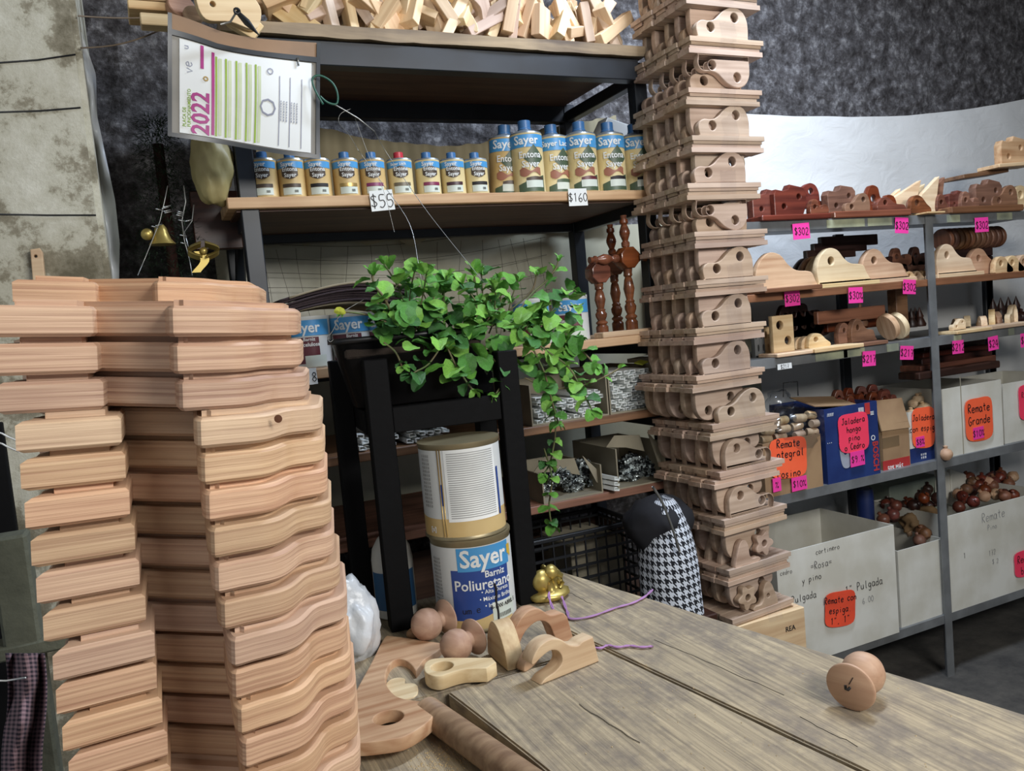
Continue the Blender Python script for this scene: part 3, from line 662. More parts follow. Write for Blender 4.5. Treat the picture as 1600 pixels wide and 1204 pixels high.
magenta = plain('print_magenta', (176, 50, 132), .5); green = plain('print_green', (150, 180, 62), .5); lgreen = plain('print_pale_green', (206, 216, 178), .5); prgrey = plain('print_grey', (150, 152, 168), .5)
def pk(name, me, mat): return kid(po, name, me, mat)
pk('year_lettering', onpouch(text_mesh('2022', .047, .02, .9), .2, .77, PW, PH), magenta)
pk('heading_lettering', onpouch(text_mesh('FUNCIONAMIENTO', .0088, .005, .95), .128, .74, PW, PH), green)
pk('heading_lettering', onpouch(text_mesh('PLACA DE', .0088, .005, .95), .1, .82, PW, PH), green)
ppart('magenta_bar', band(.262, .28, .22, .935, .003, 2, 10), magenta)
ppart('magenta_bar', band(.195, .215, .19, .39, .003, 2, 6), magenta)
for s in (.285, .345, .41, .475, .535): ppart('green_rule', band(s, s+.012, .24+.03*s, .94, .003, 2, 8), green); ppart('pale_rule', band(s+.02, s+.04, .25+.03*s, .93, .0028, 2, 8), lgreen)
for s in (.70, .775, .86): ppart('text_column', band(s, s+.006, .33, .93, .003, 2, 8), prgrey)
for s in (.715, .735, .755, .79, .81, .83): pk('small_print', onpouch(text_mesh('lllll llll llll lllll lll llll llll lll', .0042, 0, 1.1), s, .63, PW, PH), prgrey)
pk('stamp', onpouch(text_mesh('O', .05, -.012, 1), .63, .62, PW, PH), prgrey)
pk('stamp', onpouch(text_mesh('o', .03, -.008, 1), .63, .30, PW, PH), prgrey)
pk('emblem', onpouch(hand('ve', .02, .08), .115, .40, PW, PH), prgrey); pk('emblem', onpouch(hand('u', .014, .1), .1, .24, PW, PH), prgrey)
pk('emblem', onpouch(text_mesh('o', .02, .02, 1), .222, .47, PW, PH), tingold)
# binder hook
a = atY(345, 38, 1.69); b_ = atY(370, 18, 1.67); c_ = atY(405, 55, 1.71)
t = thing('hanging_hook', 'black handled hook pinning the document pouch under the offcuts', 'hook', a)
kid(t, 'wire', tube([Vector((0, 0, 0)), atY(360, 34, 1.68)-a, b_-a], .0022), wirem)
kid(t, 'ring', tube([b_-a+Vector((.005*math.cos(x), -.002, .005*math.sin(x))) for x in [i*PI/5 for i in range(11)]], .0025), black)
kid(t, 'handle', tube([b_-a, (b_.lerp(c_, .45))-a, c_-a], .006, 8, [.004, .007, .001]), black)

# green cord loop and fine wires
lp = [atY(px, py, 1.74) for px, py in ((505, 163), (492, 140), (488, 123), (500, 118), (518, 128), (527, 145), (526, 162), (512, 160), (500, 150))]
t = thing('green_cord_loop', 'green cord loop hanging beside the lower right of the pouch', 'cord', lp[0])
kid(t, 'loop', tube([p-lp[0] for p in spline(lp, 5)], .0022), greenw)
kid(t, 'twisted_wire', tube([atY(px, py, Y_)-lp[0] for px, py, Y_ in ((520, 162, 1.74), (535, 170, 1.74), (560, 185, 1.74), (585, 205, 1.75))], .0014), wirem)
for lab, pts in (('bent silver wire with a kink hanging by the green cord', [(548, 170, 1.74), (532, 178, 1.74), (530, 192, 1.74), (545, 210, 1.75), (560, 235, 1.76)]),
                 ('fine wire running from the cord down to the top of the plant', [(585, 205, 1.75), (605, 240, 1.78), (660, 320, 1.74), (700, 372, 1.68), (757, 442, 1.58)]),
                 ('fine wire falling past the 55 price tag', [(555, 185, 1.75), (575, 240, 1.76), (600, 300, 1.76), (612, 345, 1.76), (616, 362, 1.76)]),
                 ('fine wire dropping behind the left of the plant', [(560, 235, 1.76), (600, 290, 1.76), (640, 350, 1.72), (655, 420, 1.66), (660, 450, 1.62)])):
    tag(obj('fine_wire', tube(spline([atY(*p) for p in pts], 5), .0007, 4), wirem), lab, 'wire')

# ================================================================== TIN SHELF
def varnish_tin(t, R, H, kind):
    kid(t, 'body', cached('tb%s' % R, lambda: lathe([(R*.97, 0), (R, .003), (R, .006), (R*.985, .008), (R*.985, H-.008), (R, H-.006), (R, H), (R*.93, H), (R*.93, H-.005), (0, H-.005)], 36)), labwhite)
    kid(t, 'label_band', patch(R*2.4, H*.3, R, H*.78), sayblue)
    kid(t, 'brand_lettering', bend(text_mesh('Sayer', H*.28, .02, .95), R+.0012, H*.78, -.05), prwhite)
    kid(t, 'wine_panel', patch(R*1.5, H*.5, R, H*.35, -.2, .0005), labwine)
    kid(t, 'product_lettering', bend(text_mesh('Barniz', H*.09, .01, 1), R+.0012, H*.56, .1), prwhite)
    kid(t, 'product_lettering', bend(text_mesh('nitrocelulosa', H*.105, .015, .95), R+.0012, H*.46, -.05), prwhite)
    kid(t, 'sticker', patch(R*1.0, H*.22, R, H*.14, .35, .001), stickerw)
for px, lab in ((487, 'round varnish tin nearest the 218 tag under the sandpaper stack'), (553, 'round varnish tin under the sandpaper, just above the planter rim'), (600, 'third varnish tin under the sandpaper, hidden behind leaves')):
    p = atY(px, 560, YF+.07); p.z = SH['tin']; varnish_tin(thing('varnish_tin', lab, 'tin', p, (0, 0, -.3)), .052, .125, 0)
for px, lab in ((893, 'varnish tin with wine label at the right end, beside the turned spindles'), (832, 'varnish tin behind the plant, left of the one by the spindles')):
    p = atY(px, 520, YF+.07); p.z = SH['tin']; varnish_tin(thing('varnish_tin', lab, 'tin', p, (0, 0, -.4)), .052, .122, 1)
for i in range(9):
    o = obj('sandpaper_sheet', sheet(16, 4, lambda s, t_: (.33*s, .26*t_, .024*math.sin(s*PI)*(1+.1*i/9))), sandp if i not in (0, 8) else plain('sand_back', (150, 140, 118), .9)); solid(o, .005)
    o.location = (.27+random.uniform(-.012, .012)+.004*i, YF+.0+random.uniform(0, .01), SH['tin']+.129+.0055*i)
    o.rotation_euler = (0, 0, random.uniform(-.03, .03))
    tag(o, ('top cream backed' if i == 8 else 'bottom cream backed' if i == 0 else 'dark middle') + ' sandpaper sheet of the stack on the varnish tins', 'sandpaper', 'sandpaper sheets' if 0 < i < 8 else None)

# turned wooden piece of lacquered spindles
sp_prof = [(.006, 0), (.012, .002), (.013, .012), (.009, .016), (.008, .02), (.014, .03), (.016, .042), (.011, .055), (.008, .062), (.012, .066), (.012, .07), (.008, .074), (.01, .085)]
SPm = lathe([(r*.95, z) for r, z in sp_prof], 18)
t = thing('turned_spindle_rack', 'reddish lacquered rack of turned spindles and octagonal blocks at the shelf end', 'rack', (1.2, YF+.06, SH['tin']))
octm = plate([(.032*math.cos(PI/8+i*PI/4), .032*math.sin(PI/8+i*PI/4)) for i in range(8)], [], .045, .003)
def world_kid(par, name, me, mat, M_): o_ = kid(par, name, me, mat); o_.matrix_basis = Matrix.Translation(-Vector(par.location)) @ M_; return o_
longsp = lathe([(.017, 0), (.018, .03), (.013, .036), (.017, .04), (.017, .043), (.011, .048), (.016, .058), (.017, .066), (.012, .073), (.014, .077), (.01, .081), (.016, .105), (.012, .125), (.009, .131), (.013, .135), (.012, .141), (.014, .15)], 18)
for (px, py, Yq, m_) in ((979, 403, YF+.02, lacq), (958, 414, YF+.14, lacq), (934, 426, YF+.05, lacq)):
    c = atY(px, py, Yq)
    world_kid(t, 'octagon_block', octm, m_, Matrix.Translation(c))
    hb_ = c.z-.03-SH['tin']
    world_kid(t, 'spindle', longsp, m_, Matrix.Translation((c.x, c.y, SH['tin'])) @ Matrix.Diagonal((1, 1, hb_/.15, 1)))
    if px > 940: world_kid(t, 'finial', SPm, m_, Matrix.Translation((c.x, c.y, c.z+.03+.08)) @ Matrix.Rotation(PI, 4, 'X'))
    if px > 940: world_kid(t, 'finial', SPm, m_, Matrix.Translation((c.x, c.y, c.z+.03)) @ Matrix.Diagonal((1, 1, 1.05, 1)))
c = atY(979, 403, YF+.02)
for s in (-1, 1): world_kid(t, 'cross_spindle', SPm, lacq, Matrix.Translation((c.x+s*.028, c.y, c.z)) @ Matrix.Rotation(s*PI/2, 4, 'Y') @ Matrix.Diagonal((1, 1, 1.1, 1)))
o = obj('wood_slab', boxm(.2, .05, .016, .002), pine); o.location = (1.235, YF+.01, SH['tin']+.008)
for ch in KIDS[t.name]: ch.location.z += 0
tag(o, 'pale wood slab lying on the shelf end under the lacquered spindles', 'slab')

# ================================================================== RAIL SHELF: curtain rail ends in trays
def railm():
    v_ = [(-.009, -.0055), (.009, -.0055), (.009, .001), (.0068, .001), (.0068, -.0033), (-.0068, -.0033), (-.0068, .003), (.002, .003), (.002, .005), (-.009, .005)]
    return plate(v_, [], .2, .0003)
RM = railm(); railw = plain('rail_white', (232, 236, 234), .35)
def rails(px0, px1, py0, py1, zb, cols, rows, grp, lab, skew=0):
    a0 = atY(px0, py1, YF+.0); b0 = atY(px1, py1, YF+.0); top = atY(px0, py0, YF+.0).z
    for r_ in range(rows):
        for c_2 in range(cols):
            if random.random() < .04: continue
            x = a0.x+(b0.x-a0.x)*(c_2+.5+(.4 if r_ % 2 else 0))/cols; z = zb+.008+(top-zb)*(r_)/rows
            o_ = obj('curtain_rail', RM, railw); o_.location = (x, YF+.11+random.uniform(-.012, .008), z+random.uniform(-.001, .001))
            o_.rotation_euler = (0, random.choice((0, 0, PI))+random.uniform(-.12, .12)+skew, random.uniform(-.03, .03))
            tag(o_, lab, 'rail', grp)
rails(957, 1024, 582, 640, SH['rail'], 6, 9, 'white rails in the right tray', 'short white metal curtain rail end stacked in the tray left of the bracket tower')
rails(838, 948, 620, 662, SH['rail'], 9, 5, 'white rails in the middle tray', 'short white curtain rail end stacked behind the trailing leaves')
rails(560, 700, 678, 706, SH['rail'], 11, 3, 'white rails behind the plant stand', 'short white curtain rail end stacked behind the plant stand legs')
def traybox(name, lab, x0, x1, y0, y1, z0, z1, mat, flap=True, th=.004, lean=0):
    t_ = thing(name, lab, 'box', ((x0+x1)/2, y0, z0)); a_, b_2, d_, h_ = -(x1-x0)/2, (x1-x0)/2, y1-y0, z1-z0
    def w_(n_, *q): return kid(t_, n_, box_between(*q), mat)
    w_('bottom', a_, b_2, 0, d_, 0, th); w_('side', a_, a_+th, 0, d_, th, h_); w_('side', b_2-th, b_2, 0, d_, th, h_); w_('back', a_+th, b_2-th, d_-th, d_, th, h_)
    return t_
traybox('cardboard_tray', 'open cardboard tray of white rails left of the bracket tower', atY(952, 640, YF).x, atY(1032, 640, YF).x, YF-.005, YF+.26, SH['rail'], SH['rail']+.125, cardg)
traybox('cardboard_tray', 'open cardboard tray of white rails behind the trailing leaves', atY(830, 660, YF).x, atY(950, 640, YF).x, YF-.005, YF+.26, SH['rail'], SH['rail']+.11, cardg)
o = obj('yellow_scrap', boxm(.03, .03, .004, .001), plain('yellow_scrap', (206, 214, 80), .6)); o.location = atY(1002, 566, YF+.05); o.rotation_euler = (.2, -.2, .3); tag(o, 'small yellow paper scrap on top of the rails', 'scrap')
o = obj('grey_slab', boxm(.09, .06, .012, .001), cardg); o.location = atY(1008, 560, YF+.1); o.rotation_euler = (0, -.05, .1); tag(o, 'grey cardboard flap lying over the white rails', 'cardboard')

# ================================================================== BAG SHELF: hardware in clear bags
def bagmat():
    M, nt, p = base('bagged_hardware'); N, L = nt.nodes, nt.links
    tc = N.new('ShaderNodeTexCoord'); v_ = N.new('ShaderNodeTexVoronoi'); v_.inputs['Scale'].default_value = 110; L.new(tc.outputs['Object'], v_.inputs['Vector'])
    r = N.new('ShaderNodeValToRGB'); e = r.color_ramp.elements; e[0].color = lin((40, 44, 46)); e[1].color = lin((190, 200, 200)); e[0].position = .35; e[1].position = .9
    s = N.new('ShaderNodeSeparateColor'); L.new(v_.outputs['Color'], s.inputs[0]); L.new(s.outputs[0], r.inputs[0]); L.new(r.outputs[0], p.inputs['Base Color'])
    p.inputs['Roughness'].default_value = .18; p.inputs['Metallic'].default_value = .35
    b = N.new('ShaderNodeBump'); b.inputs['Strength'].default_value = .8; b.inputs['Distance'].default_value = .01; L.new(v_.outputs['Distance'], b.inputs['Height']); L.new(b.outputs[0], p.inputs['Normal']); return M
bagm = bagmat()
for i, (px, py, r_) in enumerate(((982, 742, .034), (1012, 738, .036), (1030, 745, .028), (985, 722, .03), (870, 740, .036), (905, 735, .038), (930, 750, .026), (850, 762, .026), (895, 755, .03))):
    p = atY(px, py, YF+.06+.02*(i % 2))
    p.z = max(p.z, SH['bag']+r_*.75)
    o = obj('hardware_bag', blob(r_, 4, .45, 3.2, (1.1, 1, .85), i), bagm); o.location = p
    tag(o, 'clear plastic bag of small metal fittings ' + ('in the flapped box beside the tower' if i < 4 else 'in the box behind the trailing stems'), 'bag', 'bagged fittings, right box' if i < 4 else 'bagged fittings, left box')
def flapbox(lab, pxa, pxb, py, h_, mat):
    x0 = atY(pxa, py, YF-.0).x; x1 = atY(pxb, py, YF).x
    t_ = traybox('hardware_box', lab, x0, x1, YF-.01, YF+.24, SH['bag'], SH['bag']+h_, mat); wv = (x1-x0)/2
    kid(t_, 'flap', plate([(-wv, h_), (-wv+.03, h_+.03), (wv*.4, h_+.02), (wv*.55, h_-.03), (-wv*.2, h_-.01)], [], .003, .0003), mat, loc=(0, .05, 0))
    kid(t_, 'flap', plate([(wv*.5, h_+.03), (wv, h_-.02), (wv+.012, .01), (wv*.9, .03)], [], .003, .0003), mat, loc=(0, .02, 0))
    return t_
flapbox('torn cardboard box of bagged fittings beside the bracket tower', 963, 1040, 760, .115, cardg)
flapbox('low cardboard box of bagged fittings behind the trailing stems', 846, 940, 770, .08, cardg)
for i in range(3):
    o = obj('white_channel', RM, railw); o.location = atY(948, 748+8*i, YF-.0)+Vector((0, .06, .005)); o.rotation_euler = (0, .2, .1); tag(o, 'white metal channel lying between the two hardware boxes', 'rail', 'white channels between boxes')
o = obj('storage_box', box_between(0, .17, 0, .2, 0, .085, .003), cardg); o.location = (atY(882, 800, 2.0).x, 1.98, SH['bag']-.022-.09)
o = tag(o, 'grey flat box standing in the black crate', 'box')
# lower shelf carrying the boxes and crate
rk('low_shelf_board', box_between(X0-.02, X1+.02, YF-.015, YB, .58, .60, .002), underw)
o.location.z = .62; o.scale = (1, 1, 2.2)
t = traybox('brown_carton', 'dark brown carton standing under the hardware shelf behind the crate', .5, 1.3, 2.15, 2.33, .60, .78, underw)

# black crate
def crate(lab, x0, x1, y0, y1, z0, z1):
    t_ = thing('plastic_crate', lab, 'crate', ((x0+x1)/2, (y0+y1)/2, z0)); a_ = (x1-x0)/2; b2 = (y1-y0)/2; h_ = z1-z0
    for s in (-1, 1):
        for k in range(7): kid(t_, 'rail', cached('cr%d%s' % (0, lab), lambda: boxm(2*a_, .005, .007)), black, loc=(0, s*b2, h_*(k+.5)/7))
        for k in range(13): kid(t_, 'slat', cached('cs%s' % lab, lambda: boxm(.004, .004, h_)), black, loc=(-a_+2*a_*k/12, s*b2, h_/2))
        for k in range(7): kid(t_, 'rail', cached('cr1%s' % lab, lambda: boxm(.005, 2*b2, .007)), black, loc=(s*a_, 0, h_*(k+.5)/7))
        for k in range(9): kid(t_, 'slat', cached('cs%s' % lab, lambda: boxm(.004, .004, h_)), black, loc=(s*a_, -b2+2*b2*k/8, h_/2))
        kid(t_, 'rim', cached('rim%s' % lab, lambda: boxm(2*a_+.01, .012, .012, .002)), black, loc=(0, s*b2, h_))
        kid(t_, 'rim', cached('rim1%s' % lab, lambda: boxm(.012, 2*b2+.01, .012, .002)), black, loc=(s*a_, 0, h_))
    kid(t_, 'bottom', boxm(2*a_, 2*b2, .004), black); return t_
crate('black plastic lattice crate beyond the far edge of the table', .80, 1.20, 1.92, 2.13, .60, .855)
# houndstooth bag
def hbag(s, t_):
    a = 2*PI*s; z = t_; r = (1-.15*z)*math.sqrt(max(0, 1-max(0, z-.35)**2/.43)) if z < 1 else 0
    r = max(r, .02); fold = 1+.06*noise.noise(Vector((math.cos(a)*2, math.sin(a)*2, z*3)))
    return (.084*r*fold*math.cos(a), .08*r*fold*math.sin(a), .31*z)
me = sheet(48, 24, hbag)
for l in me.uv_layers[0].data: l.uv = (l.uv[0]*26, l.uv[1]*14)
p = atY(1022, 930, 1.80)
t = thing('houndstooth_bag', 'black and white houndstooth cloth bag with a thin handle beside the tower', 'bag', (p.x, 1.72, .66))
kid(t, 'bag_body', me, hound)
hp = [atY(px, py, 1.64)-Vector(t.location) for px, py in ((1020, 760), (1035, 785), (1047, 815), (1057, 845), (1062, 862))]
kid(t, 'handle', tube(spline(hp, 4), .0035), wirem)
kid(t, 'dark_top', blob(.1, 3, .15, 2, (.92, .75, .72), 3), plain('bag_top_black', (24, 24, 30), .9), loc=(-.005, .025, .235))  # dark unpatterned upper part of the bag
t2 = thing('bag_stand', 'dark wooden stand holding the houndstooth bag', 'stool', (p.x, 1.72, 0))
kid(t2, 'seat', boxm(.17, .16, .025, .003), darkw, loc=(0, 0, .646))
for a_ in (-.07, .07):
    for b2 in (-.06, .06): kid(t2, 'leg', cached('bsl', lambda: boxm(.025, .025, .634)), darkw, loc=(a_, b2, .317))

# ================================================================== WORK TABLE
TZ = .82
table = thing('work_table', 'old weathered wooden work table of thick grey planks with dark gaps', 'table', (.5, .9, 0))
def prism(poly, z0, z1, bev=.003):
    bm = bmesh.new(); b = [bm.verts.new((x, y, z0)) for x, y in poly]; t_ = [bm.verts.new((x, y, z1)) for x, y in poly]; n_ = len(poly)
    bm.faces.new(list(reversed(b))); bm.faces.new(t_)
    for i in range(n_): bm.faces.new([b[i], b[(i+1) % n_], t_[(i+1) % n_], t_[i]])
    bmesh.ops.recalc_face_normals(bm, faces=bm.faces)
    if bev: bmesh.ops.bevel(bm, geom=bm.edges[:], offset=bev, segments=2, affect='EDGES')
    return bm
def wk(name, bm, mat, **k):
    me = mesh(bm); me.transform(Matrix.Translation((-.5, -.9, 0))); return kid(table, name, me, mat, **k)
gapx = lambda y: .717-.1364*(y-1.303)
farx = lambda y: .867-.2123*(y-1.775)
nearx = lambda y: .404-.1195*(y-1.3)
def wavy(fx, y0, y1, off, n_=24, amp=.0025): return [(fx(y0+(y1-y0)*i/n_)+off+amp*noise.noise(Vector((i*1.7, off*50, y0))), y0+(y1-y0)*i/n_) for i in range(n_+1)]
wk('plank', prism(wavy(gapx, .05, 1.8, .0035)+wavy(farx, 1.8, .05, 0), TZ-.045, TZ), tabm)
wk('plank', prism(wavy(nearx, .05, 1.3, 0)+wavy(gapx, 1.3, .05, -.003), TZ-.045, TZ-.001), tabm)
wk('plank', prism([(-.02, 1.31), (gapx(1.31)-.004, 1.31), (gapx(1.8)-.004, 1.8), (-.02, 1.8)], TZ-.045, TZ-.002), tabm)
wk('plank', prism([(-.22, .05), (nearx(.05)-.006, .05), (nearx(1.3)-.006, 1.3), (-.0, 1.3), (-.02, .9), (-.12, .7), (-.22, .6)], TZ-.075, TZ-.03), tabm)
for a, b in (((1022, 999), (1225, 1085)), ((905, 1100), (1000, 1160)), ((1250, 1120), (1340, 1165)), ((890, 925), (925, 945))):
    pts = [atZ(a[0]+(b[0]-a[0])*i/10, a[1]+(b[1]-a[1])*i/10+random.uniform(-1.5, 1.5), TZ+.0002)-Vector((.5, .9, 0)) for i in range(11)]
    kid(table, 'crack', tube(pts, .0006, 4), plain('crack_dark', (50, 42, 34), .9))
for x, y in ((.05, .3), (1.02, .3), (.06, 1.7), (.8, 1.7)): wk('leg', prism([(x-.04, y-.04), (x+.04, y-.04), (x+.04, y+.04), (x-.04, y+.04)], 0, TZ-.08), tabm)
wk('apron', prism([(.06, .26), (1.02, .26), (1.02, .3), (.06, .3)], .62, TZ-.08), tabm)
wk('apron', prism([(.06, 1.7), (.8, 1.7), (.8, 1.74), (.06, 1.74)], .62, TZ-.076), tabm)
wk('bearer', prism([(-.02, .62), (1.1, .62), (1.1, .68), (-.02, .68)], TZ-.12, TZ-.076), tabm)
# round pole in the gap
a = atZ(600, 1042, TZ-.005); b = atZ(668, 1110, TZ-.004); c = atZ(880, 1262, TZ-.004)
o = obj('wooden_pole', tube([b, b.lerp(c, .25), b.lerp(c, .5), b.lerp(c, .75), c], .0235, 20), wood('pole_wood', (150, 126, 98), (112, 88, 66)))
tag(o, 'thick round wooden pole lying against the near edge of the table plank', 'pole')
# sawdust and crumbs
bm_v, bm_f = [], []
def crumb(p, s):
    b_ = len(bm_v)
    for q in ((s, 0, 0), (-s*.6, s, 0), (-s*.6, -s, 0), (0, 0, s*.8)): bm_v.append(p+Vector(q)+Vector((random.uniform(-s, s)*.5, random.uniform(-s, s)*.5, 0)))
    bm_f.extend([(b_, b_+1, b_+3), (b_+1, b_+2, b_+3), (b_+2, b_, b_+3), (b_, b_+2, b_+1)])
for i in range(340): crumb(atZ(random.gauss(690, 26), random.gauss(1190, 12), TZ-.0298), random.uniform(.0006, .0016))
for i in range(150):
    px, py = random.uniform(560, 760), random.uniform(1120, 1200); crumb(atZ(px, py, TZ-.0298), random.uniform(.0005, .0014))
for i in range(260):
    y = random.uniform(.5, 1.5); x = random.uniform(.5, farx(y)-.02); crumb(Vector((x, y, TZ)), random.uniform(.0004, .0014))
tag(obj('sawdust', pydata(bm_v, bm_f), sawd), 'pale sawdust and wood crumbs scattered over the table', 'sawdust', kind='stuff')

# ================================================================== PLANT STAND + PLANTER
FL, FR = atZ(634, 984, TZ), atZ(840, 950, TZ)
FL.x -= .005; FR.y = FL.y-.03
ux = (FR-FL).normalized(); uy = Vector((-ux.y, ux.x, 0)); DEP = .20
st = thing('plant_stand', 'black wooden stand of square legs holding the planter over the paint cans', 'stand', FL, (0, 0, math.atan2(ux.y, ux.x)))
LW = (FR-FL).length
zt = atY(815, 545, FR.y).z-TZ; zl = atY(600, 560, FL.y).z-TZ
kid(st, 'leg', box_between(-.025, .025, 0, .045, 0, zl, .002), blackwood); kid(st, 'leg', box_between(LW-.025, LW+.02, 0, .045, 0, zt, .002), blackwood)
kid(st, 'leg', box_between(-.025-.05, .02-.05, DEP, DEP+.045, -.0, zl, .002), blackwood); kid(st, 'leg', box_between(LW-.025, LW+.02, DEP, DEP+.045, -.0, zt, .002), blackwood)
zr = atY(700, 665, FL.y).z-TZ
kid(st, 'rail', box_between(.025, LW-.025, .006, .03, zr, zr+.055, .002), blackwood); kid(st, 'rail', box_between(-.03, LW-.025, DEP+.01, DEP+.035, zr, zr+.055, .002), blackwood)
for x in (-.03, LW-.015): kid(st, 'side_rail', box_between(x, x+.025, .045, DEP, zr, zr+.05, .002), blackwood)
# pot: tapering trough
pz0 = TZ+zr+.056; pz1 = atY(650, 518, FL.y).z
x0p = atY(515, 520, FL.y+.08).x-FL.x; x1p = LW-.03
def trough(w0, w1, d0, d1, h, th):
    bm = bmesh.new(); L_ = []
    for (a_, b_, z) in ((w0, d0, 0), (w1, d1, h), (w1+.008, d1+.008, h), (w1+.008, d1+.008, h+.012), (w1-.004, d1-.004, h+.012), (w0-th, d0-th, .01)):
        ring = []
        for i in range(32):
            q = 2*PI*i/32; cx, sx = math.cos(q), math.sin(q); e_ = .35
            ring.append(bm.verts.new((a_*math.copysign(abs(cx)**e_, cx), b_*math.copysign(abs(sx)**e_, sx), z)))
        L_.append(ring)
    for r0_, r1_ in zip(L_, L_[1:]):
        for i in range(32): bm.faces.new((r0_[i], r0_[(i+1) % 32], r1_[(i+1) % 32], r1_[i]))
    bm.faces.new(list(reversed(L_[0]))); bm.faces.new(L_[-1]); return mesh(bm, True)
wv = (x1p-x0p)/2; cxp = (x0p+x1p)/2
pot = thing('planter', 'black plastic trough planter full of creeping green plants on the stand', 'planter', (FL.x+cxp*ux.x+uy.x*.115, FL.y+cxp*ux.y+uy.y*.115, pz0), (0, 0, math.atan2(ux.y, ux.x)))
kid(pot, 'trough', trough(wv*.8, wv, .055, .066, pz1-pz0-.012, .004), potblack)
kid(pot, 'soil', boxm(wv*1.8, .13, .02, .004), plain('soil', (44, 34, 26), .95, bump=.8), loc=(0, 0, pz1-pz0-.035))
pots = pz1
# plant
plant = thing('mint_plant', 'bushy bright green creeping plant with scalloped round leaves trailing from the black planter', 'plant', (pot.location.x, pot.location.y, pz0+.1))
PL = Vector(plant.location)
def leaf(k):
    nr, na = 3, 18; v_, f_ = [Vector((0, 0, 0))], []
    for j in range(1, nr+1):
        for i in range(na):
            a_ = 2*PI*i/na; r_ = j/nr; sc_ = (1+(.11 if j == nr else 0)*(i % 2))*(1-.12*math.cos(a_))
            x, y = (.5+.5*r_*math.cos(a_)*1.0)*1.0, .42*r_*math.sin(a_)*sc_
            z = (.16+.08*k)*abs(y)*1.2-.22*(x-.4)**2*(1+.6*k)+.03*math.sin(i*2.2+k)*r_
            v_.append(Vector((x, y, z)))
    v_[0] = Vector((.5, 0, 0))
    for i in range(na): f_.append((0, 1+i, 1+(i+1) % na))
    for j in range(nr-1):
        for i in range(na): a_ = 1+j*na; f_.append((a_+i, a_+na+i, a_+na+(i+1) % na, a_+(i+1) % na))
    return pydata(v_, f_, True)
LF = [leaf(k) for k in range(4)]
for k, l in enumerate(LF): l.materials.append(leafm[k])
nleaf = [0]
def add_leaf(p, d, size, mi=None, up=None):
    size *= 1.03
    d = d.normalized(); up = up or Vector((random.uniform(-.5, .5), random.uniform(-.9, .1), 1))
    M_ = frame(p-PL, d, up) @ Matrix.Diagonal((size, size, size, 1))
    o_ = obj('leaf', random.choice(LF), leafm[mi] if mi is not None else None); o_.parent = plant; o_.matrix_basis = M_; nleaf[0] += 1
def stem(pts, r=.0022, lsz=.03, step=.028, bare=0, mi=None):
    P = spline([p for p in pts], 6); me = tube([p-PL for p in P], r, 5); o_ = obj('stem', me, stemm, plant)
    acc, tog = 0, random.random()*6
    for i in range(1, len(P)):
        acc += (P[i]-P[i-1]).length
        if acc > step and i/len(P) > bare:
            acc = 0; tog += PI/2; t_ = (P[i]-P[i-1]).normalized()
            s_ = t_.cross(Vector((0, 0, 1))); s_ = s_.normalized() if s_.length > .1 else Vector((1, 0, 0)); q = t_.cross(s_)
            for sg in (1, -1):
                d = (s_*math.cos(tog)+q*math.sin(tog))*sg+t_*.5+Vector((0, -.2, .1)); add_leaf(P[i], d, lsz*random.uniform(.75, 1.2), mi)
    t_ = (P[-1]-P[-2]).normalized()
    for a_ in (-.8, .2, .9): add_leaf(P[-1], t_+Vector((a_, random.uniform(-.5, .2), random.uniform(-.2, .5))), lsz*random.uniform(.6, .95), mi if mi is not None else random.choice((0, 2)))
YP = pot.location.y
# bushy mass: stems rising from the trough
for i in range(34):
    px = random.uniform(588, 850); tx = px+random.uniform(-30, 30); ty = random.uniform(418, 500) if px < 790 else random.uniform(450, 540)
    yy = YP+random.uniform(-.07, .07)
    b_ = atY(px, 528, yy); b_.z = pots-.02; tp = atY(tx, ty, yy-random.uniform(0, .04))
    mid = b_.lerp(tp, .5)+Vector((random.uniform(-.02, .02), random.uniform(-.03, .02), .01)); stem([b_, mid, tp], .0018, .032, .03)
def ps(lst, **k): stem([atY(a_, b_, YP+c_) for a_, b_, c_ in lst], **k)
ps([(606, 520, -.03), (612, 495, -.06), (600, 465, -.08), (585, 445, -.08), (582, 430, -.08)], lsz=.035, r=.0028)
ps([(640, 500, .0), (625, 455, .0), (612, 430, .0), (600, 412, .0)], lsz=.03)
ps([(640, 510, -.07), (610, 505, -.1), (575, 492, -.1), (540, 487, -.1), (533, 490, -.1)], lsz=.012, step=.3, r=.0022, bare=.9)
ps([(600, 535, -.1), (618, 550, -.11), (628, 572, -.12)], lsz=.022, bare=.7)
ps([(690, 540, -.1), (670, 568, -.11), (650, 580, -.12), (640, 585, -.12)], lsz=.03, bare=.6, mi=3)
ps([(700, 545, -.1), (712, 570, -.11), (728, 595, -.12), (738, 608, -.12)], lsz=.032, bare=.4)
ps([(800, 500, -.02), (830, 460, -.0), (852, 440, 0), (868, 420, 0), (872, 408, 0)], lsz=.03, bare=.5, mi=0)
ps([(790, 490, .03), (830, 455, .03), (838, 428, .03)], lsz=.028, bare=.8, mi=0)
ps([(850, 500, .0), (875, 470, .0), (890, 450, 0), (900, 455, 0)], lsz=.032, bare=.2, mi=1)
ps([(820, 520, -.06), (850, 545, -.1), (885, 570, -.11), (905, 600, -.12), (925, 640, -.12)], lsz=.034, step=.035)
ps([(830, 510, -.04), (870, 530, -.07), (905, 545, -.08), (930, 570, -.09)], lsz=.034, step=.03, mi=0)
ps([(820, 590, -.08), (860, 606, -.1), (910, 602, -.1), (945, 588, -.1), (968, 575, -.1)], lsz=.026, step=.05)
ps([(830, 540, -.08), (850, 580, -.1), (862, 625, -.1), (872, 660, -.09)], lsz=.032)
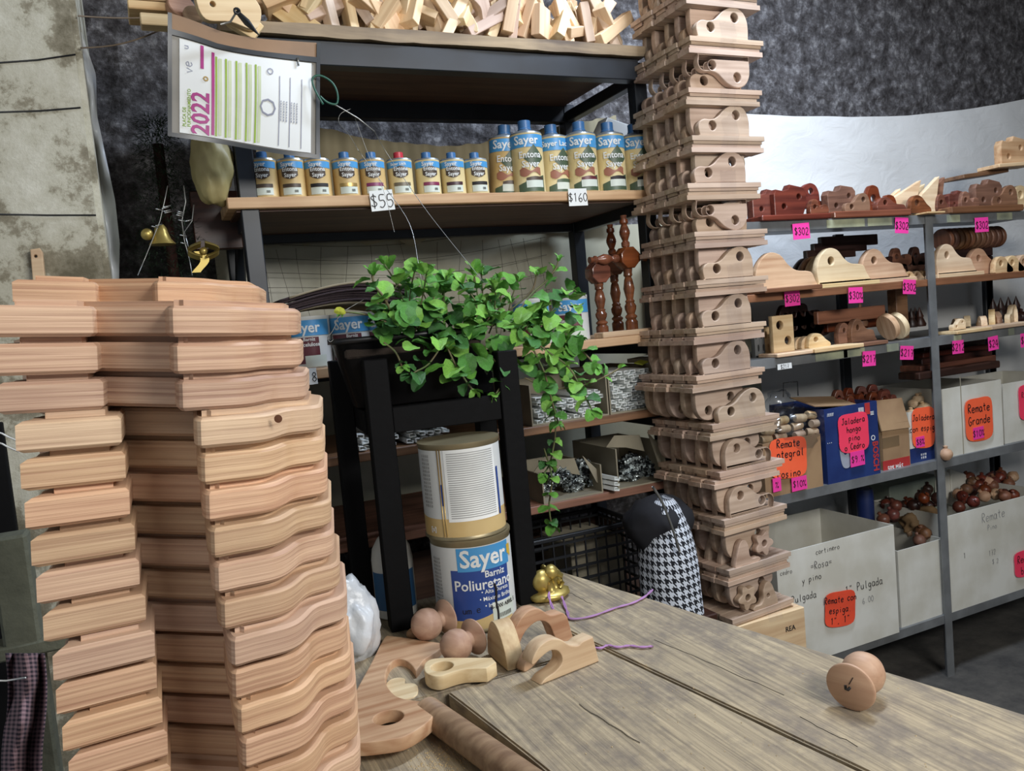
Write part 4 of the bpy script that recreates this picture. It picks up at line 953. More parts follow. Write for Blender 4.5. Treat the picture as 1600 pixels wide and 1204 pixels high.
ps([(835, 560, -.0), (860, 620, -.0), (868, 670, -.0), (860, 720, .0), (850, 740, .0)], lsz=.03, bare=.3)
ps([(850, 700, .0), (862, 745, -.0), (858, 790, -.0), (862, 820, .0)], lsz=.032, step=.03)
ps([(815, 480, -.05), (855, 500, -.07), (880, 520, -.08), (900, 528, -.08)], lsz=.034, mi=0)
ps([(770, 560, -.11), (790, 585, -.12), (775, 615, -.12)], lsz=.03)
for i in range(205):
    px, py = random.uniform(572, 905), random.gauss(512, 46); py = max(425, min(590, py))
    if px < 650 and py > 540: py = 500
    if px > 850: py += 25
    yy = YP+random.uniform(-.12, -.02)
    add_leaf(atY(px, py, yy), Vector((random.uniform(-1, 1), random.uniform(-1, .1), random.uniform(-.8, .5))), random.uniform(.03, .052), random.choice((0, 1, 1, 2, 2, 3)))
for px, py in ((640, 505), (648, 500)):
    add_leaf(atY(px, py, YP-.13)+Vector((-.02, 0, .03)), Vector((.3, -.3, -1)), .038, 1, Vector((0, -1, .3)))
o = obj('yellow_petal', CACHE.setdefault('pet', leaf(1)), plain('petal_yellow', (206, 216, 84), .5)); o.location = atY(522, 484, YP-.11); o.scale = (.025, .02, .02); o.rotation_euler = (-.9, .3, .2)
tag(o, 'small yellowing leaf at the tip of the left trailing stem', 'leaf')
o = obj('wire_hook', tube(spline([atY(a_, b_, YP-.1) for a_, b_ in ((534, 490), (526, 500), (524, 508), (519, 518), (512, 528), (516, 534), (521, 530))], 4), .0009, 4), wirem)
tag(o, 'bent wire hook hanging over the left rim of the planter', 'hook')
o = obj('wire_stay', tube([atY(530, 490, YP-.1), atY(568, 468, YP-.08)], .0006, 4), wirem); tag(o, 'short thin wire from the yellow leaf into the plant', 'wire')

# ================================================================== BIG PAINT CANS
CR = .0875
cbase = atZ(744, 990, TZ); vd = Vector((cw.x, cw.y, 0)).normalized()
cc = cbase+vd*CR; cc.z = TZ
z1 = atY(742, 842, cbase.y).z; z2 = atY(735, 690, cbase.y).z
face = math.atan2(-vd.x, vd.y)*1.0
def bigcan_body(t_, h, goldrim=True):
    kid(t_, 'body', lathe([(CR*.96, 0), (CR, .002), (CR, .006), (CR*.975, .009), (CR*.975, h-.009), (CR, h-.006), (CR, h), (CR*.95, h)], 56), plain('tin_dull', (150, 138, 108), .4, metal=.5)); kid(t_, 'lid', lathe([(CR*.95, h-.001), (CR*.93, h-.006), (0, h-.006)], 56, cap=False), tinsil)
h1 = z1-TZ
c1 = thing('varnish_can', 'lower big varnish can with blue Poliuretano label under the planter', 'can', cc, (0, 0, face+.0))
bigcan_body(c1, h1); r_ = CR*.975
kid(c1, 'paper_wrap', patch(r_*6.28, h1-.03, r_, h1/2, 0, .0004, 60), labwhite)
kid(c1, 'label_band', patch(r_*1.45, h1*.25, r_, h1*.79, .42, .0009, 16), sayblue)
kid(c1, 'brand_lettering', bend(text_mesh('Sayer', h1*.26, .02, .96), r_+.0016, h1*.79, .38), prwhite)
kid(c1, 'blue_panel', patch(r_*1.55, h1*.6, r_, h1*.38, .28, .0008, 20, bot=lambda s: h1*.22*max(0, s-.35)**1.0), deepblue)
kid(c1, 'product_lettering', bend(text_mesh('Barniz', h1*.1, .01, 1), r_+.0014, h1*.615, .62), prwhite)
kid(c1, 'product_lettering', bend(text_mesh('Poliuretano', h1*.155, .012, .96), r_+.0014, h1*.51, .36), prwhite)
for k, s in enumerate(('Alta Dureza', 'Máximo Brillo', 'Interiores')): kid(c1, 'small_lettering', bend(text_mesh('• '+s, h1*.062, .004, 1), r_+.0014, h1*(.43-.075*k), .6), prwhite)
kid(c1, 'gold_wave', patch(r_*1.6, h1*.1, r_, h1*.09, .3, .001, 20, top=lambda s: h1*.22*max(0, s-.3)**1.3, bot=lambda s: 0), labtan)
kid(c1, 'sticker', patch(r_*.72, h1*.2, r_, h1*.2, .82, .0014), stickerw)
kid(c1, 'sticker_lettering', bend(text_mesh('B-1000 ABRIL 5', h1*.062, .01, .9), r_+.0018, h1*.25, .82), ink)
kid(c1, 'sticker_lettering', bend(text_mesh('|||||||||||||||', h1*.05, 0, 1), r_+.0018, h1*.15, .82), ink)
kid(c1, 'orange_swoosh', patch(r_*.16, h1*.14, r_, h1*.79, 1.17, .0013, 4, bot=lambda s: .01*(1-s)), plain('label_yellow', (216, 176, 60), .4))
kid(c1, 'side_print', bend(text_mesh('\n'.join(['lll lll ll lll']*18), h1*.04, 0, 1), r_+.0014, h1*.45, -.95), greyink)
kid(c1, 'paint_drip', tube(spline([Vector(((r_+.001)*math.sin(a_), -(r_+.001)*math.cos(a_), z)) for a_, z in ((.56, h1*.5), (.6, h1*.42), (.57, h1*.3), (.6, h1*.18), (.58, h1*.02))], 4), .0028), ink)
kid(c1, 'pen_mark', bend(hand('um.e', .016, .08), r_+.0018, h1*.26, -.05), ink)
h2 = z2-z1
c2 = thing('varnish_can', 'upper big can stacked on top, turned to its white instruction label', 'can', cc+Vector((-.006, .0, h1)), (0, 0, face+.05))
bigcan_body(c2, h2)
kid(c2, 'paper_wrap', patch(r_*6.28, h2*.72, r_, h2*.58, 0, .0004, 60), labwhite)
kid(c2, 'gold_wave', patch(r_*6.28, h2*.22, r_, h2*.14, 0, .0005, 60, top=lambda s: .004*math.sin(s*12)), labtan)
kid(c2, 'instruction_label', patch(r_*1.35, h2*.74, r_, h2*.57, .3, .001, 18), prwhite)
for k in range(30): kid(c2, 'print_line', cached('pl%d' % 0, lambda: patch(r_*1.2, .0016, r_, 0, .3, .0014, 16)), greyink, loc=(0, 0, h2*(.9-.66*k/29)))
kid(c2, 'blue_edge', patch(r_*.08, h2*.5, r_, h2*.45, 1.05, .0012, 3), deepblue)
kid(c2, 'blue_edge', patch(r_*.1, h2*.22, r_, h2*.48, -.5, .0012, 3), deepblue)
for a_ in (-.46, -.53): kid(c2, 'seam', tube([Vector(((r_+.0008)*math.sin(a_), -(r_+.0008)*math.cos(a_), z)) for z in (.01, h2-.01)], .0013), tingold)
kid(c2, 'side_print', bend(text_mesh('\n'.join(['lll lll ll lll']*14), h2*.04, 0, 1), r_+.0014, h2*.62, -.95), greyink)
kid(c2, 'symbol', bend(text_mesh('[x]', h2*.07, .01, 1), r_+.0014, h2*.12, -.85), prwhite)
o = obj('stick_offcut', boxm(.012, .1, .02, .002), wood('rust_wood', (150, 84, 50), (110, 58, 34))); o.location = Vector((.4, 1.82, .9)); bpy.data.objects.remove(o)
# white jug with blue label behind the legs
jp = atY(612, 985, 1.73); jp.z = TZ-.002
jp.x = atY(611, 900, 1.76).x; jp.y = 1.76-.035
t = thing('plastic_jug', 'white plastic jug with blue label behind the left stand legs', 'jug', (jp.x, 1.735, TZ), (0, 0, -.3))
kid(t, 'body', lathe([(.04, 0), (.045, .004), (.046, .02), (.046, .13), (.042, .155), (.03, .175), (.016, .19), (.014, .195)], 32), plain('jug_white', (206, 204, 196), .4))
kid(t, 'label', patch(.044*2.6, .085, .046, .065, 0, .0006), plain('jug_blue', (36, 88, 132), .4)); kid(t, 'cap', lathe([(.016, .193), (.016, .21), (.014, .212)], 20), capblue)
# small gold figurine
fp = atZ(868, 940, TZ)
t = thing('gold_figurine', 'small gold painted elephant figurine behind the right stand leg', 'figurine', (fp.x-.0, fp.y+.03, TZ), (0, 0, .2))
kid(t, 'base', blob(1, 3, .12, 3, (.052, .04, .014), 4), gold, loc=(0, 0, .012)); kid(t, 'figure_body', blob(1, 3, .08, 1.5, (.024, .02, .026), 5), gold, loc=(-.018, 0, .045))
kid(t, 'head', blob(1, 3, .06, 1.5, (.017, .016, .017), 6), gold, loc=(.004, -.008, .062)); kid(t, 'trunk', tube([(.012, -.012, .062), (.026, -.018, .05), (.026, -.02, .035), (.018, -.02, .024)], .005, 8, [.008, .006, .005, .004]), gold)
kid(t, 'ear', blob(1, 2, .05, 1.5, (.004, .012, .015), 7), gold, loc=(.0, .012, .062)); kid(t, 'leg', tube([(-.01, -.014, .045), (-.006, -.018, .02)], .009, 10), gold); kid(t, 'leg', tube([(.006, -.006, .048), (.014, -.008, .02)], .008, 10), gold)
kid(t, 'rock', blob(1, 3, .3, 3, (.014, .012, .02), 9), gold, loc=(.03, .006, .04))
# purple raffia strings
for lab, pts in (('long lilac raffia string looping from the stand leg across the table', ((1005, 575), (975, 535), (957, 490), (965, 452), (985, 447), (1010, 475), (1030, 520), (1045, 550), (1130, 540), (1230, 505), (1300, 485), (1350, 460), (1385, 430))),
                 ('short lilac raffia string lying right of the arched brackets', ((1135, 668), (1170, 672), (1200, 660), (1240, 668), (1290, 662), (1340, 668), (1385, 664)))):
    P = spline([atZ(500+a_/2.667, 760+b_/2.667, TZ+.004) for a_, b_ in pts], 5)
    if len(pts) > 10: P = [p+Vector((0, 0, .02*math.sin(min(1, i/28)*PI))) for i, p in enumerate(P)]
    t = thing('raffia_string', lab, 'string', P[0])
    for ph in (0, PI): kid(t, 'strand', tube([p-P[0]+Vector((.0018*math.cos(i*.9+ph), .0018*math.sin(i*.9+ph), 0)) for i, p in enumerate(P)], .0019, 5), purple)

# ================================================================== PIECES ON THE TABLE
def zoomtr(pts): return [(500+x/3.478, 900+y/3.478) for x, y in pts]
def flat_trace(name, lab, cat, outline, holes, ztop, th, mat, bev=.002, n=4, smooth=True):
    P = [atZ(x, y, ztop) for x, y in zoomtr([q_[:2] for q_ in outline])]; c_ = sum(P, Vector())/len(P)
    ol = [(p.x-c_.x, p.y-c_.y) for p in P]
    if smooth: ol = csp([o_+(1,) if len(q_) > 2 else o_ for o_, q_ in zip(ol, outline)], n)
    hs = []
    for hx, hy, rw in holes:
        h_ = atZ(500+hx/3.478, 900+hy/3.478, ztop); hs.append(circ(h_.x-c_.x, h_.y-c_.y, rw, 24))
    o_ = obj(name, plate(ol, hs, th, bev, False), mat); o_.location = (c_.x, c_.y, ztop-th/2); return tag(o_, lab, cat)
def dbl(pts): # keep sharp corners by doubling
    return pts
flat_trace('scroll_bracket', 'big flat reddish bracket with a round hole and hooked notch leaning at the stack foot', 'bracket',
    [(365, 320, 1), (450, 330), (560, 347), (668, 362, 1), (655, 392), (610, 425), (565, 455), (540, 490), (520, 514, 1), (495, 478), (455, 452), (410, 452), (372, 488), (356, 545), (366, 595), (402, 640), (450, 662), (530, 674), (590, 682), (620, 715), (616, 758), (565, 808), (480, 860), (400, 884), (205, 906), (140, 880), (145, 715), (200, 610), (285, 455), (340, 345)],
    [(372, 765, .0245)], TZ+.012, .022, cedar, .0022)
flat_trace('keyhole_block', 'pale teardrop block with one round hole lying across the plank end', 'block',
    [(565, 495), (572, 468), (610, 447), (690, 440), (800, 440), (934, 440, 1), (957, 465, 1), (904, 499, 1), (790, 504), (720, 520), (650, 542), (600, 536), (572, 518)], [(663, 487, .0205)], TZ+.028, .026, palew, .002, 3)
flat_trace('notched_offcut', 'small pale notched offcut seen through the notch of the big bracket', 'offcut',
    [(355, 600), (380, 560), (430, 548), (462, 555), (460, 580), (500, 578), (530, 592), (528, 640), (480, 665), (400, 660)], [], TZ+.0, .024, palew, .0015, 2)
o = obj('stick_offcut', boxm(.05, .014, .012, .002), palew); o.location = atZ(556, 1068, TZ-.012); o.rotation_euler = (0, 0, .4); tag(o, 'short pale stick poking out under the big bracket', 'offcut')
# upright curved bracket bodies
def upright(name, lab, pA, pB, outline, th, mat, holes=(), bev=.002, back=0, ry=0):
    A = atZ(*[v_ for v_ in zoomtr([pA])[0]], TZ); B = atZ(*zoomtr([pB])[0], TZ); L_ = (B-A).length
    me = plate([(x*L_, y*L_) for x, y in outline], [circ(hx*L_, hy*L_, hr*L_, 20) for hx, hy, hr in holes], th, bev)
    ang = math.atan2((B-A).y, (B-A).x); o_ = obj(name, me, mat)
    o_.location = A+Vector((-math.sin(ang), math.cos(ang), 0))*(th/2+back); o_.rotation_euler = (ry, 0, ang); return tag(o_, lab, 'bracket')
def sm2(l, n=5): return [(v_.x, v_.y) for v_ in spline([(a_, b_, 0) for a_, b_ in l], n, True)]
hook = csp([(.0, .0, 1), (1.0, 0, 1), (.93, .37, 1), (.75, .36), (.66, .33), (.52, .38), (.38, .5), (.2, .55), (.02, .5), (-.1, .36), (-.08, .3), (.06, .36), (.2, .4), (.32, .36), (.38, .26), (.36, .17), (.24, .1), (.08, .06)], 4)
upright('arched_bracket', 'front pale hooked bracket standing on its straight edge in the middle of the table', (1200, 590), (1518, 462), hook, .032, pine)
upright('arched_bracket', 'tan arched bracket standing just behind the front hooked one', (1060, 480), (1400, 350), csp([(.0, .0, 1), (.06, .0, 1), (.12, .14), (.25, .32), (.45, .4), (.62, .32), (.7, .12), (.76, 0, 1), (1.0, 0, 1), (.93, .32, 1), (.85, .4), (.66, .42), (.48, .56), (.28, .56), (.1, .4), (0, .18)], 4), .03, cedar, back=.012)
o = upright('dome_bracket', 'small dome shaped bracket end standing left of the arched pair', (912, 420), (1020, 515), csp([(0, 0, 1), (1, 0, 1), (1.0, .15), (.92, .4), (.7, .72), (.45, .82), (.25, .72), (.06, .42), (0, .15)], 4), .034, pine)
o = obj('curved_offcut', plate(sm2([(0, 0), (.03, .004), (.055, .02), (.07, .036), (.06, .042), (.03, .034), (.005, .018)]), [], .02, .002), beech); p = atZ(*zoomtr([(1108, 525)])[0], TZ); o.location = p+Vector((0, .012, .0)); o.rotation_euler = (0, 0, .35)
tag(o, 'reddish curved offcut under the curl of the front hooked bracket', 'offcut')
# turned knobs
kn = [(0.0, 0), (.034, 0), (.0365, .002), (.037, .005), (.034, .008), (.024, .012), (.017, .017), (.0155, .023), (.019, .027), (.027, .033), (.031, .042), (.0325, .052), (.031, .062), (.025, .073), (.014, .081), (.0, .0835)]
knm = lathe(kn, 40, cap=False)
def knob(lab, pos, axis, s=1.0, screw=False, ball=None):
    q = Vector(axis).normalized().to_track_quat('Z', 'Y'); t_ = thing('curtain_finial', lab, 'finial', pos); t_.rotation_euler = q.to_euler()
    b_ = kid(t_, 'knob_body', knm, beech); b_.scale = (s, s, s)
    if screw:
        kid(t_, 'screw', tube([(0, 0, .002), (0, 0, -.006), (.002, .003, -.010), (.002, .008, -.010)], .0022, 8), black); kid(t_, 'pencil_mark', boxm(.0012, .014, .0006), ink, loc=(-.003, .012, -.0004), rot=(0, 0, .5))
    return t_
pk_ = atZ(1340, 1093, TZ); d = Vector((.75, .62, 0))
K1 = atD(1327, 1063, 1.205)
knob('turned beech finial with a screw in its disc, alone on the right', (K1.x, K1.y, TZ+.037), (.93, .36, .06), 1.0, True)
q = atZ(745, 1022, TZ); knob('front turned finial of the pair by the varnish can', (q.x, q.y, TZ+.037), (-.9, -.35, -.03), .95)
q = atZ(716, 1004, TZ); knob('rear turned finial of the pair, nearer the board stack', (q.x+.0, q.y+.055, TZ+.038), (-.92, -.28, .0), 1.0)
o = obj('turned_button', lathe([(0, 0), (.011, 0), (.013, .004), (.012, .01), (.006, .016), (0, .017)], 24, cap=False), beech); o.location = atZ(645, 994, TZ+.002); o.rotation_euler = (0, 0, 0); tag(o, 'tiny turned wooden button left of the two knobs', 'button')
# white plastic bag at the stack foot
o = obj('plastic_bag', blob(1, 4, .35, 1.3, (.045, .05, .085), 12), bagw); p = atZ(566, 1040, TZ); o.location = (p.x-.0, p.y+.05, TZ+.07); o.rotation_euler = (0, 0, .4)
tag(o, 'crumpled white plastic bag between the board stack and the stand', 'bag')

# ================================================================== TOWER OF ROD BRACKETS
L0, TH = .235, .02
def hump(mir=False, sc=.84):
    pts = [(0, 0), (.001, 0), (-.003, .03), (.004, .048), (.018, .056), (.04, .055), (.06, .064), (.082, .088), (.102, .101), (.124, .105), (.146, .094), (.159, .068), (.162, .035), (.16, .0), (.159, 0)]
    pts = [(v_.x, v_.y*sc*.9) for v_ in spline([(a_, b_, 0) for a_, b_ in pts], 4)]
    hs = [(.042, .031*sc, .0122), (.12, .064*sc, .0122)]
    if mir: pts = [(.16-x, y) for x, y in reversed(pts)]; hs = [(.16-x, y, r__) for x, y, r__ in hs]
    return plate(pts, [circ(*h_, 20) for h_ in hs], .019, .002)
def flower(mir=False):
    fl = [(.112+(.029+.006*math.cos(5*a_+.5))*math.cos(a_), .043+(.029+.006*math.cos(5*a_+.5))*math.sin(a_)) for a_ in [2*PI*i/60 for i in range(60)]]
    hn = [(v_.x, v_.y) for v_ in spline([(.0, 0, 0), (.03, 0, 0), (.09, 0, 0), (.088, .012, 0), (.066, .012, 0), (.055, .024, 0), (.052, .05, 0), (.04, .068, 0), (.024, .064, 0), (.012, .04, 0)], 5, True)]
    if mir: fl = [(.15-x, y) for x, y in fl]; hn = [(.15-x, y) for x, y in hn]
    hx = .038 if mir else .112
    a_ = plate(fl, [circ(hx, .043, .0095, 18)], .019, .002); b_ = plate(hn, [circ(.15-.036 if mir else .036, .03, .006, 12)] if mir else [], .0185, .002)
    bm = bmesh.new(); bm.from_mesh(a_); bm.from_mesh(b_); me = mesh(bm, True); me.set_sharp_from_angle(angle=.5); return me
H_a, H_b, F_a, F_b = hump(), hump(True), flower(), flower(True)
def basem():
    bm = bmesh.new()
    for (a_, b_, z0, z1) in ((L0, .048, -.012, 0), (L0-.012, .04, -TH, -.0121)):
        r = bmesh.ops.create_cube(bm, size=1)
        for v_ in r['verts']: v_.co = Vector((L0/2+v_.co.x*a_, .024+v_.co.y*b_, (z0+z1)/2+v_.co.z*(z1-z0)))
    me = mesh(bm); return me
BASE = basem()
layers = [(1068, -100), (1073, -22), (1076, 55), (1075, 136), (1080, 211), (1075, 286), (1086, 362), (1088, 438), (1087, 513), (1088, 588), (1113, 664), (1123, 739), (1133, 813), (1139, 892), (1146, 968)]
TI = ['tier above the frame', 'top visible tier', 'second tier from the top', 'third tier from the top', 'fourth tier from the top', 'fifth tier from the top', 'sixth tier from the top', 'seventh tier from the top', 'eighth tier from the top', 'ninth tier from the top', 'tenth tier from the top', 'fourth tier from the bottom', 'third tier from the bottom', 'flower tier, second from the bottom', 'lowest tier above the table']
ROW = ['front row', 'second row', 'third row', 'fourth row', 'rearmost row']
YT = 1.66
for k, (px, py) in enumerate(layers):
    c_ = atY(px, py, YT); th_ = math.radians(0 if k < 7 else (k-6)*.8) + math.radians(random.uniform(-.8, .8))
    nxt = atY(*layers[k+1], YT).z if k+1 < len(layers) else .56
    prev = atY(*layers[k-1], YT).z if k else c_.z+.117
    swap = k in (3, 6); mir = k in (11, 12); fl = 1 if k == 13 else 2 if k == 14 else 0
    for j in range(5):
        M_ = Matrix.Translation(c_) @ Matrix.Rotation(th_, 4, 'Z') @ Matrix.Translation((random.uniform(-.004, .004)+(.0 if j else 0), j*.0505, 0))
        t = thing('rod_bracket', 'upright %s bracket, %s, %s of the tower' % ('flower cut' if fl else 'two-hole', ROW[j], TI[k]), 'bracket', mw=M_, group='upright brackets in the tower')
        kid(t, 'base', BASE, towerw); b_ = kid(t, 'scroll', (F_a if fl == 1 else F_b if fl == 2 else H_b if mir else H_a), towerw)
        b_.location = (.028, .034 if swap else .013, .0002)
        if k+1 < len(layers):     # hanging bracket underneath
            off = random.uniform(-.006, .006)-.004+(-.012 if k in (9, 10, 11) else 0)
            M2 = Matrix.Translation(c_) @ Matrix.Rotation(th_, 4, 'Z') @ Matrix.Translation((off+L0, j*.0505, -2*TH-.0015)) @ Matrix.Rotation(PI, 4, 'Y')
            t = thing('rod_bracket', 'upside-down bracket, %s, hung under the %s of the tower' % (ROW[j], TI[k]), 'bracket', mw=M2, group='upside-down brackets in the tower')
            kid(t, 'base', BASE, towerw, loc=(0, 0, 0)); b_ = kid(t, 'scroll', H_b if (k+1) in (3, 6) else H_a, towerw); b_.location = (.045, .013 if (k+1) in (3, 6) else .035, .0002)
# base under the tower
c_ = atY(1146, 968, YT)
t = thing('wooden_crate', 'plain wooden box carrying the bracket tower behind the table', 'crate', (c_.x+.12, YT+.13, 0))
for s in (-1, 1):
    kid(t, 'side', boxm(.25, .02, c_.z-.022, .002), pine, loc=(0, s*.12, (c_.z-.022)/2)); kid(t, 'side', boxm(.02, .22, c_.z-.022, .002), pine, loc=(s*.115, 0, (c_.z-.022)/2))
kid(t, 'top', boxm(.21, .22, .015, .002), pine, loc=(0, 0, c_.z-.032)); kid(t, 'stamp', bend(text_mesh('REA', .02, .01, 1), 50), ink, loc=(.07, 49.869, c_.z-.07))
# clear packing tape running up the tower
LX = [atY(px+ (62 if k < 9 else 66), py, YT) for k, (px, py) in enumerate(layers)]
def tapef(s, t_):
    k = t_*(len(LX)-1); i = min(len(LX)-2, int(k)); p = LX[i].lerp(LX[i+1], k-i)
    return (p.x+(s-.5)*.05, YT-.004+.010*math.sin((k-i)*PI)+.0015*noise.noise(Vector((s*6, t_*60, 0))), p.z)
tag(obj('clear_tape', sheet(8, 140, tapef), clearp), 'shiny clear packing tape running down the front of the bracket tower', 'tape')

# ================================================================== FOREGROUND STACK OF BOARDS
W2 = (cw+cu*(95/FPX)).normalized(); NN = cr.cross(W2).normalized()
def ab(px, b_): return ((px-800)/FPX*b_, b_)
def ring_(pts): return pts
def board_outline(top=False):
    r_b = .505 if top else .53
    P0 = ab(34, .452); P1 = ab(200, .486); P2 = ab(205, r_b); P3 = ab(312, r_b-.005 if not top else .495)
    def arc(c0, c1, c2, n=5):
        a_, b_, c_ = (Vector((*q, 0)) for q in (c0, c1, c2)); return [tuple((a_*(1-t_)**2+b_*2*t_*(1-t_)+c_*t_*t_)[:2]) for t_ in [i/n for i in range(n+1)]]
    o_ = [P0, P1] + [P2, P3]
    o_ += arc(ab(314, .492), ab(313, .468), ab(334, .474))
    sc_ = [ab(360, .481), ab(392, .4885), ab(415, .495), ab(432, .503), ab(445, .514), ab(456, .526), ab(468, .534), ab(484, .540), ab(500, .546)]
    o_ += [(v_.x, v_.y) for v_ in spline([(*q, 0) for q in sc_], 3)]
    o_ += arc(ab(507, .551), ab(513, .556), ab(513, .566), 3)
    o_ += [ab(513, .63), ab(480, .655), ab(60, .655), (ab(34, .452)[0]-.006, .60), (ab(34, .452)[0]-.005, .475), (ab(34, .452)[0]-.001, .466)]
    return o_
def stepped(ol, th):
    """board with a stepped, moulded upper edge"""
    me = plate(ol, [], th-.0045, .0022, False); me.transform(Matrix.Translation((0, 0, -.00225)))
    cx = sum(p[0] for p in ol)/len(ol); cy = sum(p[1] for p in ol)/len(ol)
    me2 = plate(ol, [], .0052, .002, False)
    return me
BT = .0222
def board_mesh(top):
    ol = board_outline(top)
    def pl(off, ext, bev, z):
        cu_ = bpy.data.curves.new('p', 'CURVE'); cu_.dimensions = '2D'; cu_.fill_mode = 'BOTH'; s_ = cu_.splines.new('POLY'); s_.points.add(len(ol)-1)
        for p_, q_ in zip(s_.points, ol): p_.co = (q_[0], q_[1], 0, 1)
        s_.use_cyclic_u = True; cu_.offset = -off-bev; cu_.extrude = ext; cu_.bevel_depth = bev; cu_.bevel_resolution = 0
        o_ = bpy.data.objects.new('p', cu_); b_ = bpy.data.meshes.new_from_object(o_); bpy.data.objects.remove(o_); b_.transform(Matrix.Translation((0, 0, z))); return b_
    bm = bmesh.new(); bm.from_mesh(pl(0, .0071, .0021, -.0018)); bm.from_mesh(pl(.009, .0019, 0, .0091)); me = mesh(bm, True); me.set_sharp_from_angle(angle=.35); return me
BD, BDT = board_mesh(False), board_mesh(True)
MB_ = Matrix((cr, W2, NN)).transposed().to_4x4(); MB_.translation = CO
ORD = 'first second third fourth fifth sixth seventh eighth ninth tenth eleventh twelfth thirteenth fourteenth fifteenth sixteenth seventeenth eighteenth nineteenth twentieth twenty-first twenty-second twenty-third twenty-fourth twenty-fifth twenty-sixth twenty-seventh twenty-eighth twenty-ninth thirtieth thirty-first thirty-second'.split()
h = (507-438)*.466/FPX
shifts = [(-.09, .14), (-.0205, 0), (-.021, .002), (-.0175, .001), (-.0062, 0), (-.0048, 0), (-.0036, 0), (-.001, 0), (.0005, -.001), (.0045, -.002), (.0085, -.004), (.0075, 0), (.0095, 0), (.0115, .002), (.0125, 0), (.015, -.006), (.013, 0), (.014, 0), (.013, 0), (.014, 0)]
lab_ = ['topmost board of the big foreground stack, set back from the edge', 'second board from the top, with two dark nail holes', 'third board from the top, jutting left', 'fourth board from the top of the foreground stack', 'fifth board down, with a round knot on its curved end']
Hb = lambda y: (507-y)*.466/FPX
for i in range(31):
    hc = Hb(467)-BT/2-BT*(i-1)
    dx, dy = shifts[i] if i < len(shifts) else (.01+random.uniform(-.003, .003), 0)
    dx += random.uniform(-.0012, .0012)+ .00025*i
    M_ = MB_ @ Matrix.Translation((dx, dy+random.uniform(-.0015, .0015), hc)) @ Matrix.Translation((-.2, .5, 0)) @ Matrix.Rotation(random.uniform(-.008, .008), 4, 'Z') @ Matrix.Translation((.2, -.5, 0))
    low = M_ @ Vector((-.2, .5, -BT/2))
    if low.z < TZ-.01: break
    o = obj('curved_board', BDT if i < 4 else BD, stackwood); o.matrix_world = M_
    if i < 5: tag(o, lab_[i], 'board')
    elif i == 9: tag(o, 'board whose left end is chipped and dark stained, tenth from the top', 'board')
    else: tag(o, 'cedar board with curved edge, %s from the top of the foreground stack' % ORD[i], 'board', 'curved cedar boards of the foreground stack')
    if i == 4:
        k_ = atD(432, 655, .515); o2 = kid(o, 'knot', lathe([(0, 0), (.0022, 0), (.0026, .0004), (0, .0006)], 16, cap=False), plain('knot_brown', (104, 62, 38), .7)); bpy.context.view_layer.update()
        o2.matrix_parent_inverse = Matrix.Identity(4)
        lo = o.matrix_world.inverted() @ atD(432, 655, .5); o2.matrix_basis = Matrix.Translation((lo.x, .5015, lo.z)) @ Matrix.Rotation(PI/2, 4, 'X')
nb_low = low.z
# slim packing blocks between stack and table
o = obj('packing_block', box_between(-.07, .07, -.03, .03, 0, .03, .002), darkw); o.location = (0, 0, 0); bpy.data.objects.remove(o)

# left: old post, checked cloth, white wires
t = thing('old_post', 'mossy grey weathered post standing left behind the board stack', 'post', (atY(24, 900, 1.3).x, 1.3, 0))
pm = plain('mossy_post', (96, 98, 84), .9, two=(70, 72, 60), bump=.6)
kid(t, 'shaft', boxm(.045, .045, 1.22, .004, (0, 0, .61)), pm); kid(t, 'shelf_arm', boxm(.12, .05, .02, .003, (.01, 0, atY(30, 1010, 1.3).z)), pm)
def cf(s, t_):
    px = 8+62*s; py = 1020+260*t_; p = atY(px+4*math.sin(t_*7), py, 1.2+.03*math.sin(s*9+t_*3)+.02*noise.noise(Vector((s*4, t_*6, 1)))); return p
me = sheet(30, 60, cf)
for l in me.uv_layers[0].data: l.uv = (l.uv[0]*9, l.uv[1]*38)
o = obj('checked_cloth', me, gingham); solid(o, .002); tag(o, 'lilac and dark checked cloth hanging at the lower left behind the stack', 'cloth')
for a_, lab in ((676, 'upper white wire at the left edge beside the board stack'), (692, 'lower white wire at the left edge beside the board stack')):
    tag(obj('white_wire', tube(spline([atY(-20, a_, 1.28), atY(0, a_, 1.27), atY(12, a_+6, 1.27), atY(30, a_+14, 1.3)], 4), .0012, 5), prwhite), lab, 'wire')
tag(obj('white_wire', tube([atY(-20, 1063, 1.18), atY(10, 1063, 1.18), atY(40, 1058, 1.16)], .0012, 5), prwhite), 'white wire crossing the checked cloth', 'wire')
o = obj('dark_fill_board', boxm(.29, .02, 1.36, .002, (0, 0, .68)), blackwood); o.location = (atY(38, 900, 1.6).x-.145, 1.6, 0); tag(o, 'added dark board filling the gap behind the mossy post', 'board')  # added black board, keeps the gap left of the stack dark

# ================================================================== CHRISTMAS TREE BEHIND
bm_v, bm_f = [], []
tx = atY(272, 430, 2.12); TX = Vector((tx.x, 2.12, 0))
for i in range(13000):
    z = random.uniform(.75, 2.02); R_ = .03+.19*(2.1-z)/1.2; a_ = random.uniform(0, 2*PI); r_ = R_*math.sqrt(random.random()); p = Vector((r_*math.cos(a_), r_*math.sin(a_)*.8, z-.15*r_))
    
    if p.x+TX.x > .17 or p.y+TX.y > 2.5: continue
    d = Vector((math.cos(a_)+random.uniform(-.6, .6), math.sin(a_)+random.uniform(-.6, .6), random.uniform(-.5, .5))).normalized()*.022; n_ = d.cross(Vector((0, 0, 1))).normalized()*.0013
    b_ = len(bm_v); bm_v += [p-n_, p+n_, p+d]; bm_f.append((b_, b_+1, b_+2))
tr = thing('christmas_tree', 'dark artificial fir tree with gold ornaments between pier and rack', 'tree', TX)
